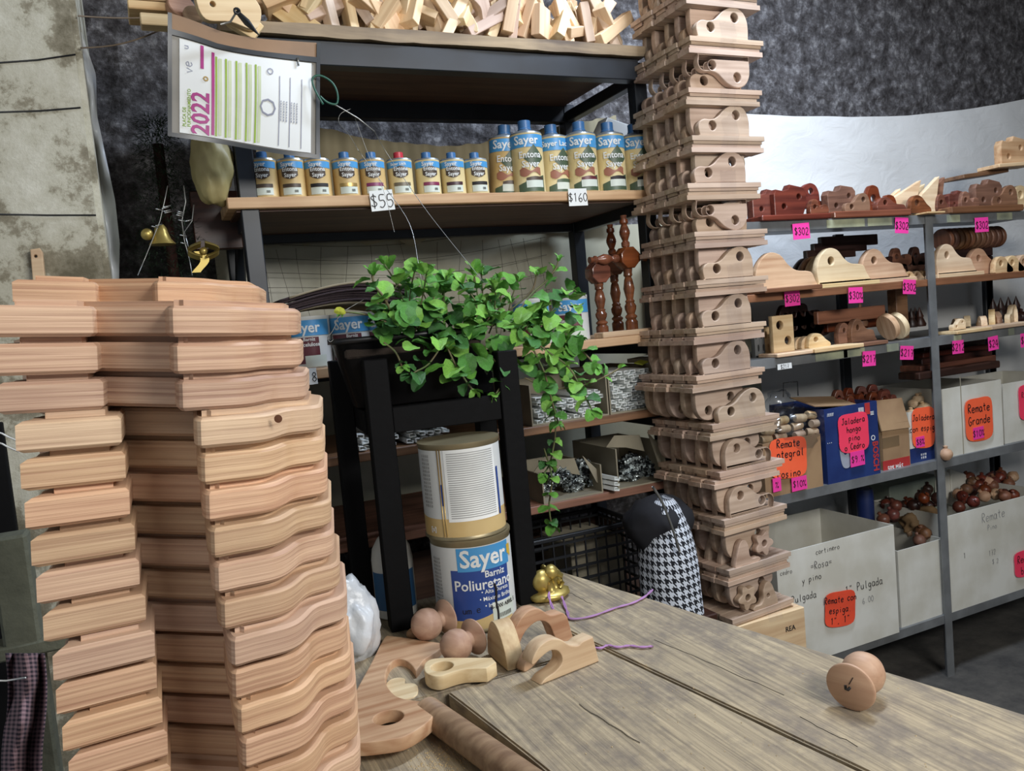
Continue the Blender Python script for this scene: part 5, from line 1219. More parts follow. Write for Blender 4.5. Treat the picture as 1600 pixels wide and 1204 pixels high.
kid(tr, 'needles', pydata(bm_v, bm_f), needle, kind='stuff'); kid(tr, 'trunk', tube([(0, 0, 0), (0, 0, 1.95)], .014), darkw)
for pts in (((262, 290), (258, 310), (250, 345), (238, 375), (228, 400), (215, 430)), ((287, 290), (290, 315), (284, 345), (288, 375), (296, 405), (300, 430)), ((303, 320), (300, 345), (288, 362), (294, 385))):
    kid(tr, 'light_string', tube([atY(a_, b_, 1.9)-TX for a_, b_ in pts], .0013, 4), wirem)
for i in range(14):
    a_, b_ = random.choice(((255, 325), (245, 360), (288, 340), (292, 372), (262, 300), (298, 350))); p = atY(a_+random.uniform(-4, 4), b_+random.uniform(-10, 10), 1.9)-TX
    kid(tr, 'bulb', tube([p, p+Vector((random.choice((-.014, .014)), 0, .003))], .0016, 5), wirem)
bell = [(x*.001, z*.001) for x, z in ((0, 44), (7, 43), (12, 36), (15, 24), (19, 12), (26, 3), (28, 0), (0, 0))]
p = atY(254, 382, 1.92); o = obj('bell_ornament', lathe([(r_, z) for r_, z in reversed(bell)], 24, cap=False), gold); o.location = p; tag(o, 'gold bell ornament hanging on the dark fir tree', 'ornament')
o = obj('ball_ornament', blob(.013, 3, 0, 1), gold); o.location = atY(230, 366, 1.92); tag(o, 'small round gold ball ornament left of the bell', 'ornament')
t = thing('ribbon_ornament', 'crumpled gold ribbon bow low on the fir tree beside the rack', 'ornament', atY(318, 392, 1.86))
for s in (-1, 1): kid(t, 'loop', sheet(10, 3, lambda a_, b_: (s*(.004+.028*math.sin(a_*PI)), (b_-.5)*.03-.004, .03*(a_-.5)+.006*math.sin(b_*5))), gold)
kid(t, 'knot', blob(.009, 2, .2, 2), gold); kid(t, 'tail', sheet(3, 8, lambda a_, b_: (-.02+.018*a_+.012*math.sin(b_*4), 0, -.045*b_)), gold)
o = obj('hanging_bag', blob(1, 4, .2, 1.4, (.045, .045, .09), 21), plain('straw_bag', (164, 152, 104), .5, two=(140, 128, 86))); o.location = atY(332, 262, 1.95); o.location.y = 1.95
tag(o, 'yellowish plastic bag hanging behind the document pouch at the rack post', 'bag')
o = obj('brown_box', boxm(.11, .03, .14, .002), darkw); o.location = atY(338, 345, 2.1); tag(o, 'dark brown box end sticking out left of the rack', 'box')
# ================================================================== RIGHT STEEL RACK
RY, RB = 2.0, 2.40
rr = thing('steel_rack', 'grey slotted steel rack of five shelves along the right side', 'rack', (2.55, RY, 0))
def sk(name, me, mat, **k):
    me.transform(Matrix.Translation((-2.55, -RY, 0))); return kid(rr, name, me, mat, **k)
XL, XR = 1.66, 3.42
for x in (XL, 2.56, XR):
    sk('post', boxes([(x-.02, x+.016, RY-.006, RY-.002, 0, 1.69), (x+.012, x+.016, RY-.002, RY+.03, 0, 1.69)]), greysteel)
for x in (XL, atY(1311, 450, RB).x, atY(1540, 480, RB).x, XR): sk('back_post', box_between(x-.022, x+.022, RB-.02, RB, 0, 1.68, .002), bluesteel)
RS = {1: 1.695, 2: 1.468, 3: 1.26, 4: .812, 5: .235}
for k, z in RS.items():
    if k == 2:
        sk('shelf', box_between(XL, XR, RY+.002, RB-.021, z-.025, z, .002), walnut)
    else:
        sk('shelf', box_between(XL, XR, RY+.002, RB-.021, z-.006, z, 0), greysteel)
        sk('shelf_lip', box_between(XL, XR, RY-.001, RY+.002, z-.032, z), greysteel)
for px, py, wpx, z in ((1322, 352, 60, 1), (1375, 350, 40, 1), (1300, 566, 50, 3), (1335, 556, 34, 3), (1490, 345, 24, 1), (1570, 345, 30, 1), (1395, 545, 20, 3), (1496, 520, 14, 3), (1580, 515, 12, 3)):
    p = atY(px, py, RY-.002); sk('old_tape', box_between(p.x-wpx/700, p.x+wpx/700, RY-.0025, RY-.0012, RS[z]-.030, RS[z]-.004), plain('old_tape', (170, 172, 140), .7, two=(120, 124, 108)))
sk('wood_upright', box_between(2.5, 2.56, RY+.1, RY+.14, RS[3], RS[2]-.026, .002), walnut)
# tarp behind
def tf(s, t_):
    px = 1120+560*s; A = [(1120, 176), (1165, 177), (1250, 180), (1330, 182), (1420, 180), (1500, 172), (1560, 163), (1600, 155), (1700, 140)]
    for (a_, ya), (b_, yb) in zip(A, A[1:]):
        if a_ <= px <= b_: yt = ya+(yb-ya)*(px-a_)/(b_-a_)
    top = atY(px, yt, 2.47)
    z = .05+(top.z-.05)*t_
    n_ = noise.noise(Vector((top.x*2.2+z*1.5, z*3.5, 1)))*.022+noise.noise(Vector((top.x*7+z*9, z*10, 5)))*.006
    return (top.x, 2.475+n_, z+.0*s)
tag(obj('white_tarp', sheet(120, 110, tf), tarp), 'large wrinkled white plastic tarp hung behind the steel rack', 'tarp')

def B2(hole=True, h=1.0):
    pts = [(0, 0), (.001, 0), (-.004, .035), (.008, .07), (.04, .095), (.075, .09), (.1, .065), (.125, .05), (.16, .046), (.175, .04), (.185, .02), (.2, 0), (.199, 0)]
    return plate([(v_.x, v_.y*h) for v_ in spline([(a_, b_, 0) for a_, b_ in pts], 4)], [circ(.05, .06*h, .012, 18)] if hole else [], .022, .002)
def arch(): # low wavy piece with one hole
    return plate(sm2([(0, 0), (.05, 0), (.12, 0), (.125, .02), (.1, .04), (.07, .07), (.035, .078), (.005, .055), (-.004, .02)], 4), [circ(.04, .045, .014, 18)], .022, .002)
def mblock(): return plate([(0, 0), (.12, 0), (.135, .03)]+[(.138, .075), (.125, .09), (.07, .1), (.06, .085), (.04, .08), (.01, .085), (0, .07)], [circ(.04, .03, .009, 16), circ(.105, .06, .009, 16)], .03, .003)
def spiral(): return plate(sm2([(0, 0), (.05, -.002), (.1, 0), (.13, .02), (.12, .05), (.09, .055), (.08, .035), (.06, .05), (.05, .08), (.02, .085), (0, .05)], 4), [circ(.03, .045, .012, 16)], .02, .002)
def disc(): return lathe([(0, -.01), (.04, -.01), (.043, -.007), (.043, .007), (.04, .01), (0, .01)], 28)
def rect2(): return plate([(0, 0), (.085, 0), (.085, .115), (0, .115)], [circ(.03, .085, .014, 18), circ(.06, .035, .014, 18)], .018, .002)
SHP = dict(B2=B2, B2n=lambda: B2(False), low=lambda: B2(True, .7), arch=arch, mblock=mblock, spiral=spiral, disc=disc, rect2=rect2, H=lambda: hump(False, 1), ball=lambda: lathe([(0, 0), (.012, 0), (.022, .012), (.024, .024), (.018, .036), (.006, .042), (.008, .05), (0, .054)], 20, cap=False),
    slab=lambda: boxm(.2, .09, .012, .002, (.1, 0, .006)), panel=lambda: boxm(.075, .012, .17, .001, (.037, 0, .085)), para=lambda: plate([(0, 0), (.03, .055), (.16, .115), (.12, 0)], [], .02, .001), bar=lambda: boxm(.22, .02, .03, .002, (.11, 0, .015)), cone=lambda: lathe([(0, 0), (.02, 0), (.022, .008), (.012, .03), (.014, .036), (0, .07)], 16, cap=False))
LABC = {'B2': 'bracket', 'B2n': 'bracket', 'low': 'bracket', 'arch': 'bracket', 'mblock': 'bracket', 'spiral': 'bracket', 'disc': 'disc', 'rect2': 'bracket', 'H': 'bracket', 'ball': 'finial', 'slab': 'slab', 'panel': 'panel', 'para': 'panel', 'bar': 'bar', 'cone': 'finial'}
NM = {'B2': 'hump_bracket', 'B2n': 'hump_bracket', 'low': 'low_bracket', 'arch': 'arch_bracket', 'mblock': 'double_bracket', 'spiral': 'spiral_bracket', 'disc': 'wood_disc', 'rect2': 'drilled_rectangle', 'H': 'rod_bracket', 'ball': 'turned_finial', 'slab': 'wood_slab', 'panel': 'cream_board', 'para': 'cream_board', 'bar': 'wood_bar', 'cone': 'pointed_finial'}
def put(kind, px, py, dy, mat, label, s=1.0, rz=0, ry=0, rx=0, z=None, base=False, group=None, sx=1.0):
    p = atY(px, py, RY+dy)
    if z is not None: p.z = z
    me = cached('shp'+kind, SHP[kind])
    if base:
        t_ = thing(NM[kind], label, LABC[kind], p, (rx, ry, rz), group)
        bs = kid(t_, 'base', cached('bs', lambda: boxm(.24, .055, .014, .002, (.1, 0, .007))), mat); bd = kid(t_, 'scroll', me, mat); bd.location = (0, 0, .0145*s); bs.scale = (s*sx, 1, 1); bd.scale = (s*sx, 1, s)
        return t_
    o_ = obj(NM[kind], me, mat); o_.location = p; o_.rotation_euler = (rx, ry, rz); o_.scale = (s*sx, 1, s); return tag(o_, label, LABC[kind], group)
# --- shelf 1 (top)
z = RS[1]
put('slab', 1176, 343, .03, mahog, 'long mahogany base plank at the left end of the top steel shelf', s=1.45, z=z, sx=1.0)
put('slab', 1288, 340, .03, lacq, 'long reddish base plank in the middle of the top steel shelf', s=1.8, z=z)
put('slab', 1470, 337, .03, walnut, 'long brown base plank at the right of the top steel shelf', s=2.0, z=z)
put('slab', 1432, 341, .0, pine, 'short pale slab beside the post on the top steel shelf', s=.45, z=z)
zz = z+.0175
put('mblock', 1172, 335, .05, mahog, 'plain mahogany block partly behind the tower on the top shelf', s=.9, z=zz)
put('mblock', 1188, 335, .10, mahog, 'mahogany double bracket second from the tower on the top shelf', s=.95, z=zz)
put('mblock', 1206, 335, .03, mahog, 'dark mahogany double bracket with two holes above the leftmost pink tag', s=1.0, z=zz)
put('H', 1228, 335, .09, mahog, 'glossy mahogany wavy bracket rising behind the double bracket', s=.9, z=zz+.03)
for i in range(3): put('spiral', 1264+i*8, 335, .04+.04*i, lacq, 'fluted brown scroll end right of the mahogany brackets', s=.62, z=zz, group='fluted brown scroll ends')
put('mblock', 1290, 335, .05, walnut, 'striped brown two-hole bracket in the middle left of the top shelf', s=.95, z=zz, ry=-.05)
put('H', 1318, 335, .03, walnut, 'striped brown bracket with a bright top, leaning right', s=.72, z=zz)
put('spiral', 1352, 333, .04, mahog, 'dark scroll bracket with a curled end above the reddish plank', s=1.1, z=zz)
put('low', 1368, 333, .02, lacq, 'reddish low bracket in front of the cream panels', s=.75, z=zz)
for px, sc2, dy2, sx2, lb2 in ((1374, .8, .10, .8, 'short cream panel at the left of the leaning group'), (1384, 1.0, .07, 1.1, 'wide cream panel leaning left of the post, front one'), (1394, .95, .11, 1.1, 'wide cream panel leaning just behind the front one'), (1431, 1.1, .06, .68, 'separate cream panel leaning nearest the post')):
    put('para', px, 333, dy2, palew, lb2, s=sc2, z=zz, sx=sx2)
put('arch', 1420, 335, .01, lacq, 'thin brown arch ring leaning before the cream panels', s=.8, z=zz-.01)
put('para', 1440, 333, .075, walnut, 'brown edge panel leaning beside the separate cream one', s=1.1, z=zz, sx=.68)
put('spiral', 1462, 333, .05, mahog, 'dark brown bracket just right of the leaning panels', s=.7, z=zz); put('mblock', 1478, 333, .05, mahog, 'dark brown tapering bracket right of the steel post', s=.72, z=zz)
for i in range(3): put('spiral', 1500+i*5, 333, .03+.03*i, walnut, 'fluted tan scroll end near the right of the top shelf', s=.75, z=zz, group='fluted tan scroll ends')
put('mblock', 1520, 333, .04, walnut, 'large tan carved block over the rightmost pink tag', s=1.1, z=zz); put('H', 1548, 333, .03, walnut, 'tan bracket with hole right of the carved block', s=.9, z=zz); put('arch', 1580, 333, .05, pine, 'pale rimmed arch at the far right of the top shelf', s=1.1, z=zz)
put('slab', 1490, 300, .1, walnut, 'grey brown slab laid across the tan blocks', s=1.3, z=z+.135, ry=-.09); put('slab', 1545, 290, .05, pine, 'upper slab laid across the tan blocks at the right', s=1.2, z=z+.165, ry=-.05)
put('mblock', 1560, 275, .05, cedar, 'tan bracket standing highest on the slabs at the far right', s=1.1, z=z+.18)
# --- shelf 2
z = RS[2]
put('B2n', 1180, 455, .03, cedar, 'rusty brown hump bracket half hidden by the tower on the second shelf', s=1.35, z=z, sx=1.0)
put('slab', 1180, 455, .0, walnut, 'brown base strip under the rusty bracket on the second shelf', s=1.2, z=z, rz=0)
for i, (px, m_, dy) in enumerate(((1240, darkw, .2), (1250, walnut, .14), (1262, pine, .1), (1268, pine, .07))): put('B2', px, 448, dy, m_, ('dark', 'tan', 'pale', 'cream')[i]+' hump bracket nested behind the front pale one on the second shelf', s=1.2, z=z+.0)
put('B2', 1276, 448, .03, palew, 'front pale hump bracket with one hole on its base plank, second shelf', s=1.2, z=z, base=True)
put('B2', 1352, 445, .09, cedar, 'second tan hump bracket close behind the front tan one', s=1.1, z=z); put('B2', 1346, 445, .04, cedar, 'front tan hump bracket with one hole between two pink tags', s=1.1, z=z+.0, base=True)
for i in range(3): put('bar', 1258+i*12, 405, .22, darkw, 'near black bar lying behind the nested brackets', z=z+.11+.02*i, s=1.1+.1*i, group='dark bars behind the nested brackets')
for i in range(6): put('spiral', 1372+i*10, 420, .18, darkw if i % 2 else walnut, 'dark scroll piece in the jumble left of the steel post', s=.8, z=z+.03*(i % 3), group='dark scroll pieces by the post')
for i in range(3): put('arch', 1412+i*12, 440, .06+.03*i, pine, 'small tan arch left of the steel post on the second shelf', s=.45, z=z, group='small arches left of the post')
put('B2', 1462, 440, .03, palew, 'pale hump bracket just right of the steel post', s=1.1, z=z, base=True, sx=.95); put('B2', 1512, 435, .06, cedar, 'tan hump bracket right of the pale one past the steel post', s=1.05, z=z)
for i in range(11): 
    t_ = put('disc', 1474+i*8.2, 386, .16, walnut, 'brown wooden disc standing in the row under the top shelf', s=1.0, z=z+.148, rz=.0, ry=PI/2-.08, group='row of brown discs')
o = put('bar', 1466, 400, .17, darkw, 'dark bar carrying the row of brown discs', z=z+.075, s=1.4); o = put('bar', 1466, 400, .17, darkw, 'lower dark bar stacked under the row of discs', z=z+.03, s=1.4)
for i in range(6): put('arch', 1552+i*9, 430, .03+.03*(i % 2), cedar if i % 2 else pine, 'small tan bracket bunched at the right end of the second shelf', s=.8, z=z, group='tan brackets at the right of the second shelf')
# --- shelf 3
z = RS[3]
for i in range(3): put('rect2', 1178+i*8, 562, .1, (greysteel, greysteel, pine)[i], ('grey', 'second grey', 'tan')[i]+' upright strip behind the tower edge on the third shelf', s=.85, z=z, sx=.3)
put('rect2', 1207, 556, .04, palew, 'pale upright rectangle with two holes on the third shelf', s=1.05, z=z+.012); put('slab', 1200, 562, .03, pine, 'pale base strip under the drilled rectangle', s=1.0, z=z-.0)
for i in range(3): put('arch', (1240, 1250, 1262)[i], 550, (.08, .06, .04)[i], palew, ('rearmost', 'middle', 'front')[i]+' of three small pale arches on the third shelf', s=(.5, .52, .62)[i], z=z+.013, sx=1.2)
put('slab', 1258, 552, .02, palew, 'cream base plank under the three small arches', s=1.1, z=z)
for i in range(7): put('spiral', 1216+(i % 4)*14, 510, .2, darkw, 'near black carved piece piled behind the drilled rectangle', s=.9, z=z+.04+.045*(i//4), group='black carved pieces')
put('bar', 1275, 510, .12, walnut, 'long brown bar lying across behind the pair of ring brackets', s=1.5, z=z+.085); put('bar', 1290, 515, .18, mahog, 'dark reddish bar under the long brown one', s=1.3, z=z+.05)
put('B2', 1308, 540, .06, walnut, 'left brown ring bracket of the pair on one base, third shelf', s=.75, z=z+.013, sx=.7); put('B2', 1328, 538, .04, walnut, 'right brown ring bracket of the pair on one base, third shelf', s=.85, z=z+.013, sx=.7); put('slab', 1302, 545, .03, walnut, 'brown base plank under the pair of ring brackets', s=1.05, z=z)
put('cone', 1345, 500, .15, walnut, 'tan peaked finial behind the pair of ring brackets', s=1.3, z=z+.06)
for i in range(2): put('disc', 1388+i*15, 515, .05+.0*i, (cedar, palew)[i], ('left brownish', 'right paler')[i]+' of two thick discs leaning together on the third shelf', s=1.15, z=z+.053, ry=PI/2-.35, rz=-.05-.0*i)
for i in range(9): put('cone', 1386+i*6.5, 515, .2+.03*(i % 2), darkw, 'black pointed finial in the row before the wooden upright', s=1.1, z=z+.03, group='black pointed finials')
put('slab', 1478, 518, .03, palew, 'pale base plank just right of the steel post on the third shelf', s=.95, z=z)
for i in range(3): put(('H', 'arch', 'arch')[i], 1486+i*13, 508, .03+.03*i, palew, ('long pale wavy bracket', 'small pale arch', 'second small pale arch')[i]+' set crosswise on the base right of the post', s=(.42, .5, .55)[i], z=z+.013, rz=(.0, 1.0, .7)[i])
put('slab', 1532, 514, .03, cedar, 'tan base plank at the right end of the third shelf', s=1.2, z=z)
for i in range(5): put(('arch', 'B2', 'arch', 'H', 'B2')[i], 1538+i*12, 505, .03+.02*(i % 3), (pine, palew, cedar)[i % 3], 'light curved bracket clustered at the right of the third shelf', s=(.5, .62, .6, .7, .7)[i], z=z+.013, rz=(.9, .6, 1.1, .4, .8)[i], group='light brackets at the right of the third shelf')
for i in range(4): put('cone', 1552+i*12, 480, .2, darkw, 'dark pointed finial behind the light ones', s=1.3, z=z+.02, group='dark finials behind')
# --- boxes on shelf 4 and 5
def rbox(name, label, xa, xb, yt, yb, dy, z0, dep, mat, h=None, cat='box', open_=True, th=.004, flaps=()):
    x0 = atY(xa, (yt+yb)/2, RY+dy).x; x1 = atY(xb, (yt+yb)/2, RY+dy).x; hh = h or atY((xa+xb)/2, (yt+yb)/2-(yb-yt)/2, RY+dy).z-z0
    t_ = thing(name, label, cat, (x0, RY+dy, z0)); W_ = x1-x0
    kid(t_, 'front', box_between(0, W_, 0, th, 0, hh), mat); kid(t_, 'back', box_between(0, W_, dep-th, dep, 0, hh), mat)
    kid(t_, 'side', box_between(0, th, th, dep-th, 0, hh), mat); kid(t_, 'side', box_between(W_-th, W_, th, dep-th, 0, hh), mat); kid(t_, 'bottom', box_between(th, W_-th, th, dep-th, 0, th), mat)
    if not open_: kid(t_, 'lid', box_between(0, W_, 0, dep, hh, hh+th), mat)
    return t_, W_, hh
def btext(t_, px, py, text, hpx, mat, printed=False, sw=.09, bold=.01, rot=0, sx=1):
    p = atY(px, py, t_.location.y); sc_ = (p-CO).dot(cw)/FPX
    me = text_mesh(text, hpx*sc_, bold, sx) if printed else hand(text, hpx*sc_, sw)
    if rot: me.transform(Matrix.Rotation(rot, 4, 'Z'))
    me.transform(Matrix.Rotation(PI/2, 4, 'X')); return kid(t_, 'lettering' if printed else 'handwriting', me, mat, loc=(p.x-t_.location.x, -.0009, p.z-t_.location.z))
def bpatch(t_, px, py, wpx, hpx, mat, name='print'):
    p = atY(px, py, t_.location.y); q = atY(px+wpx/2, py, t_.location.y).x-p.x; sc_ = (p-CO).dot(cw)/FPX
    return kid(t_, name, boxm(2*q, .0008, hpx*sc_), mat, loc=(p.x-t_.location.x, -.0004, p.z-t_.location.z))
z4 = RS[4]
b, W_, H_ = rbox('cardboard_box', 'brown cardboard box behind the orange note beside the tower', 1196, 1287, 685, 790, -.005, z4, .22, card)
b.location.y = RY-.0
b2, W2_, H2_ = rbox('tool_carton', 'dark blue power tool carton with a pink note and red lettering', 1291, 1374, 632, 775, .0, z4, .26, bluebox)
btext(b2, 1368, 712, 'BOSCH', 16, red, True, rot=-PI/2, sx=.9, bold=.03); btext(b2, 1297, 648, '///////', 7, prwhite, True); btext(b2, 1345, 640, '|||||', 9, prwhite, True, bold=.03); btext(b2, 1362, 645, 'lll', 10, prwhite, True, rot=-PI/2)
bpatch(b2, 1355, 638, 8, 18, red); btext(b2, 1364, 684, 'O', 12, prwhite, True, rot=0); btext(b2, 1296, 690, '. . .', 8, prwhite, True, bold=.02)
t = kid(b2, 'tool_picture', plate(sm2([(0, 0), (.03, .0), (.035, .04), (.02, .07), (.04, .1), (.02, .12), (-.01, .1), (-.012, .04)], 4), [circ(.012, .05, .008, 12)], .001, .0002), plain('picture_grey', (170, 176, 190), .5)); p = atY(1318, 730, RY); t.location = (p.x-b2.location.x, -.0008, p.z-z4)
kid(b2, 'flap', boxm(.2, .12, .003), card, loc=(W2_*.3, .07, H2_+.015), rot=(.2, .1, 0))
b3, _, H3_ = rbox('cardboard_box', 'brown cardboard box with a red 50% MAS strip beside the blue carton', 1380, 1422, 660, 760, .02, z4, .24, card)
bpatch(b3, 1401, 728, 42, 24, red, 'red_strip'); btext(b3, 1399, 730, '50% MÁS', 11, prwhite, True, sx=.8, bold=.02); bpatch(b3, 1392, 690, 26, 16, plain('bar_print', (120, 96, 66), .8), 'bar_print')
kid(b3, 'flap', boxm(.14, .005, .11), card, loc=(.065, .012, H3_+.03), rot=(-.3, .04, 0))
b4, _, H4_ = rbox('printed_carton', 'white and blue carton behind the jaladera note left of the post', 1421, 1466, 640, 735, .03, z4, .22, whitebox); bpatch(b4, 1443, 715, 42, 36, bluebox, 'blue_print'); btext(b4, 1443, 712, 'lll ll llll\nll lll lll', 5, prwhite, True)
b5, _, _ = rbox('white_box', 'left tall white box right of the steel post, with an orange note', 1474, 1567, 600, 730, .01, z4, .3, whitebox)
kid(b5, 'corner_fold', boxm(.003, .0015, .3), cardg, loc=(.1, -.001, .14))
b6, _, _ = rbox('white_box', 'second tall white box at the right frame edge on the fourth shelf', 1569, 1680, 590, 720, .02, z4, .3, whitebox)
o = obj('turned_finial', cached('shpball', SHP['ball']), beech); o.location = atY(1478, 712, RY-.012); o.location.z = z4; tag(o, 'brown turned finial standing at the foot of the steel post', 'finial')
for i in range(5):
    t_ = put('slab', 1420+i*3, 600, .05+.05*i, mahog if i % 2 else darkw, 'dark brown panel lying flat over the tall white boxes', s=2.2-.1*i, z=RS[4]+.30+.018*i, group='dark panels over the white boxes')
for i in range(7): put('ball', 1580+(i % 4)*9, 560, .1, darkw, 'black turned finial piled over the right white box', z=RS[4]+.41+.045*(i//4), group='black finials over the right box')
for i in range(9): put('spiral', 1300+(i % 5)*18, 605, .1+.05*(i//5), mahog, 'mahogany scroll piece piled above the blue carton', s=.7, z=z4+H2_-.045+.02*(i//5), rz=random.uniform(-.4, .4), group='mahogany scrolls above the cartons')
for i in range(6): put('ball', 1424+(i % 3)*11, 630, .06+.04*(i//3), pine, 'pale turned finial heaped in the printed carton', z=z4+H4_-.03+.01*i, group='pale finials in the printed carton', s=.8, ry=random.uniform(-1, 1))
# bag of corks / wooden plugs
t = thing('bag_of_plugs', 'clear bag of pale wooden plugs resting on the brown box beside the tower', 'bag', atY(1236, 672, RY+.04))
kid(t, 'clear_film', blob(1, 4, .25, 2, (.135, .06, .085), 33), bagclear)
for i in range(16): kid(t, 'plug', cached('plug', lambda: lathe([(.0, -.02), (.012, -.02), (.014, -.016), (.014, .016), (.012, .02), (0, .02)], 14)), pine, loc=(-.09+.06*(i % 4)+random.uniform(-.01, .01), random.uniform(-.015, .015), -.045+.028*(i//4)), rot=(0, PI/2+random.uniform(-.2, .2), random.uniform(-.3, .3)))
kid(t, 'twisted_top', blob(1, 3, .4, 2.5, (.05, .03, .04), 35), bagclear, loc=(-.04, 0, .1))
o = obj('bent_wire', tube([atY(a_, b_, RY+.1) for a_, b_ in ((1224, 620), (1224, 598), (1246, 596), (1247, 618))], .002, 4), black); tag(o, 'thin black wire frame above the bag of plugs', 'wire')
# notes
for px, py, w_, h_, tx_, lb, r0 in ((1252, 361, 31, 25, '$302', 'leftmost pink price tag on the top shelf', .03), (1409, 352, 26, 25, '$302', 'pink price tag just left of the post on the top shelf', -.08), (1534, 351, 28, 23, '$302', 'pink price tag right of the post on the top shelf', 0),
    (1238, 466, 28, 24, '$302', 'pink price tag under the rusty bracket, second shelf', 0), (1337, 461, 27, 25, '$30%', 'pink price tag under the tan hump bracket, second shelf', -.05), (1421, 448, 25, 23, '$302', 'pink price tag nearest the post on the second shelf', -.1),
    (1358, 560, 25, 24, '$217', 'pink price tag under the leaning discs, third shelf', -.06), (1417, 551, 26, 22, '$217', 'tilted pink price tag left of the post, third shelf', -.12), (1497, 542, 23, 21, '$212', 'pink price tag right of the post, third shelf', -.03), (1552, 536, 21, 22, '$24', 'pink price tag reading $24 at the right, third shelf', .04), (1602, 531, 20, 22, '$24', 'pink price tag cut by the right frame edge', 0)):
    note(px, py, w_, h_, RY-.0085, pinkn, 'price_note', lb, 'tag', tx_, 12, sw=.11, rot=r0)
note(1226, 572, 26, 9, RY-.0085, whitep, 'price_note', 'narrow white price strip under the drilled rectangle', 'tag', '$217', 7)
nk = dict(corners=1)
note(1232, 715, 66, 64, RY-.006, orangen, 'paper_note', 'orange note reading Remate Integral cosino beside the tower', 'note', ['Remate', 'Integral', '', 'cosino'], 13, sw=.13, corners=1, lead=1.2, rot=-.05)
note(1249, 755, 28, 22, RY-.009, pinkn, 'price_note', 'pink tag reading $10 under the orange Remate Integral note', 'tag', '$10%', 11, sw=.1)
note(1214, 757, 15, 22, RY-.009, pinkn, 'price_note', 'narrow pink tag half hidden by the tower', 'tag', '%', 11)
note(1334, 676, 56, 62, RY-.005, rosen, 'paper_note', 'rose note reading Jaladera hongo pino o Cedro on the blue carton', 'note', ['Jaladera', 'hongo', 'pino', 'o Cedro'], 10, sw=.14, corners=1, lead=1.35)
note(1340, 716, 27, 24, RY-.008, pinkn, 'price_note', 'pink tag below the rose note on the blue carton', 'tag', '$9.%', 11)
note(1443, 668, 44, 64, RY+.025, orangen, 'paper_note', 'orange note reading Jaladera con espiga left of the post', 'note', ['Jaladera', 'con espiga', ''], 10, sw=.13, corners=1, lead=1.7, rot=-.05)
note(1438, 690, 17, 17, RY+.022, pinkn, 'price_note', 'small pink tag on the Jaladera con espiga note', 'tag', '$8%', 10)
note(1530, 655, 56, 68, RY+.004, orangen, 'paper_note', 'orange note reading Remate Grande on the tall white box', 'note', ['Remate', 'Grande', ''], 14, sw=.12, corners=1, lead=1.35)
note(1529, 676, 22, 19, RY+.001, pinkn, 'price_note', 'small pink tag on the Remate Grande note', 'tag', '$10%', 11)
note(1607, 628, 40, 56, RY+.014, rosen, 'paper_note', 'rose note cut by the right frame edge on the fourth shelf', 'note', ['Remate', 'bola', 'con'], 9, corners=1)
# shelf 5 boxes
z5 = RS[5]
b7, W7, H7 = rbox('white_box', 'large open white box with marker writing about cortinero on the bottom shelf', 1216, 1402, 842, 1012, -.012, z5, .34, whitebox)
for px, py, s_, hp in ((1293, 857, 'cortinero', 9), (1268, 902, 'y pino', 11), (1350, 913, '1" Pulgada', 13), (1256, 932, 'Pulgada', 12), (1228, 893, 'cedro', 8)): btext(b7, px, py, s_, hp, ink)
btext(b7, 1283, 880, '=Rosa=', 12, plain('grey_ink', (92, 90, 90), .6)); btext(b7, 1356, 936, '6.00', 10, greyink)
note(1313, 951, 56, 56, RY-.018, plain('orange_deep', (246, 84, 52), .6), 'paper_note', 'orange note reading Remate con espiga on the large white box', 'note', ['Remate con', 'espiga.', '1", 1"'], 11, sw=.13, corners=1, lead=1.5, rot=-.1)
b8, _, H8 = rbox('white_box', 'narrow worn white box between the two larger ones on the bottom shelf', 1405, 1478, 850, 972, .01, z5, .3, whitebox)
b9, _, H9 = rbox('white_box', 'white box with faint pencil Remate behind the rack post, bottom shelf', 1483, 1640, 785, 950, .0, z5, .34, whitebox)
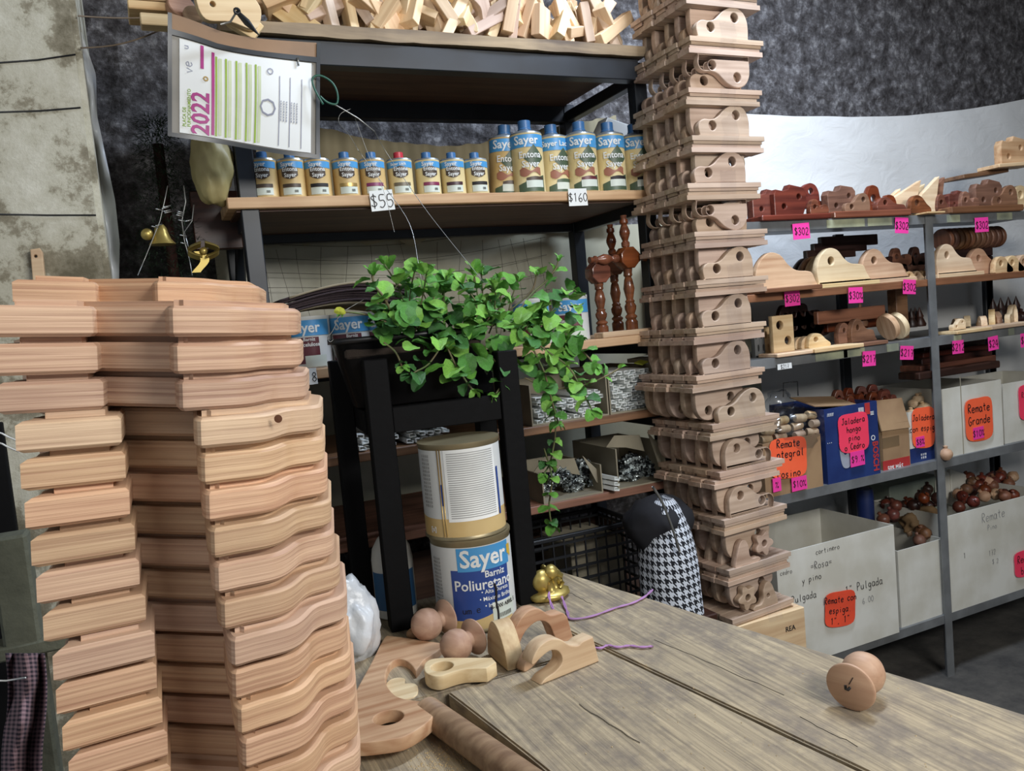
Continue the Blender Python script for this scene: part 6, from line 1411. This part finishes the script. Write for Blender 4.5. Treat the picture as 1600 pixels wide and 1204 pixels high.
btext(b9, 1552, 804, 'Remate', 15, greyink, sw=.07); btext(b9, 1550, 822, 'Pino', 9, greyink); btext(b9, 1550, 862, '172', 9, greyink); btext(b9, 1555, 876, '$ 2', 8, greyink); btext(b9, 1507, 867, '1', 9, ink)
note(1604, 879, 50, 42, RY-.006, rosen, 'paper_note', 'rose note reading Remate bola cut by the frame edge', 'note', ['Remate', 'bola'], 12, corners=1)
def heap(n_, pxa, pxb, py, dy0, dy1, zb, mats, label, grp, kind='ball', s=1.0):
    for i in range(n_):
        put(kind, random.uniform(pxa, pxb), py, random.uniform(dy0, dy1), random.choice(mats), label, z=zb+random.uniform(0, .035), s=s, rz=random.uniform(0, 6), ry=random.uniform(-1.4, 1.4), group=grp)
heap(26, 1490, 1590, 780, .04, .3, z5+H9-.03, (walnut, mahog, cedar), 'brown turned finial heaped in the white box behind the post', 'brown finials heaped in the box')
heap(18, 1380, 1470, 780, .1, .3, z5+H8+.05, (darkw, mahog), 'dark finial heaped in the bottom shelf behind the narrow box', 'dark finials heaped behind the narrow box')
heap(10, 1415, 1465, 850, .05, .2, z5+H8-.04, (walnut, pine), 'small finial in the narrow worn white box', 'finials in the narrow box')
o = obj('brown_bag', blob(1, 4, .3, 2, (.09, .06, .06), 41), plain('kraft_bag', (132, 104, 70), .8)); o.location = atY(1440, 815, RY+.16); tag(o, 'crumpled brown paper bag in the narrow white box', 'bag')
for i, (px, py, w_, h_) in enumerate(((1478, 762, .12, .14), (1500, 760, .14, .12))):
    o = obj('foam_slab', boxm(w_, .02, h_, .003), whitebox); o.location = atY(px, py, RY+.28); o.rotation_euler = (-.3, .4, 0); tag(o, ('left', 'right')[i]+' white foam panel tilted between the bottom shelf boxes', 'panel')
o = obj('blue_canister', lathe([(.03, 0), (.032, .004), (.032, .2), (.03, .205)], 20), bluebox); o.location = (atY(1352, 790, RY+.25).x, RY+.25, z5); o.scale = (1, 1, 2.2); tag(o, 'blue canister standing behind the large white box', 'canister')
o = obj('grey_bin', boxm(.3, .1, .42, .004, (0, 0, .21)), plain('grey_green', (142, 150, 136), .6)); o.location = (atY(1420, 790, RY+.33).x, RY+.34, z5); tag(o, 'pale green grey panel standing behind the bottom shelf boxes', 'panel')
#@@END
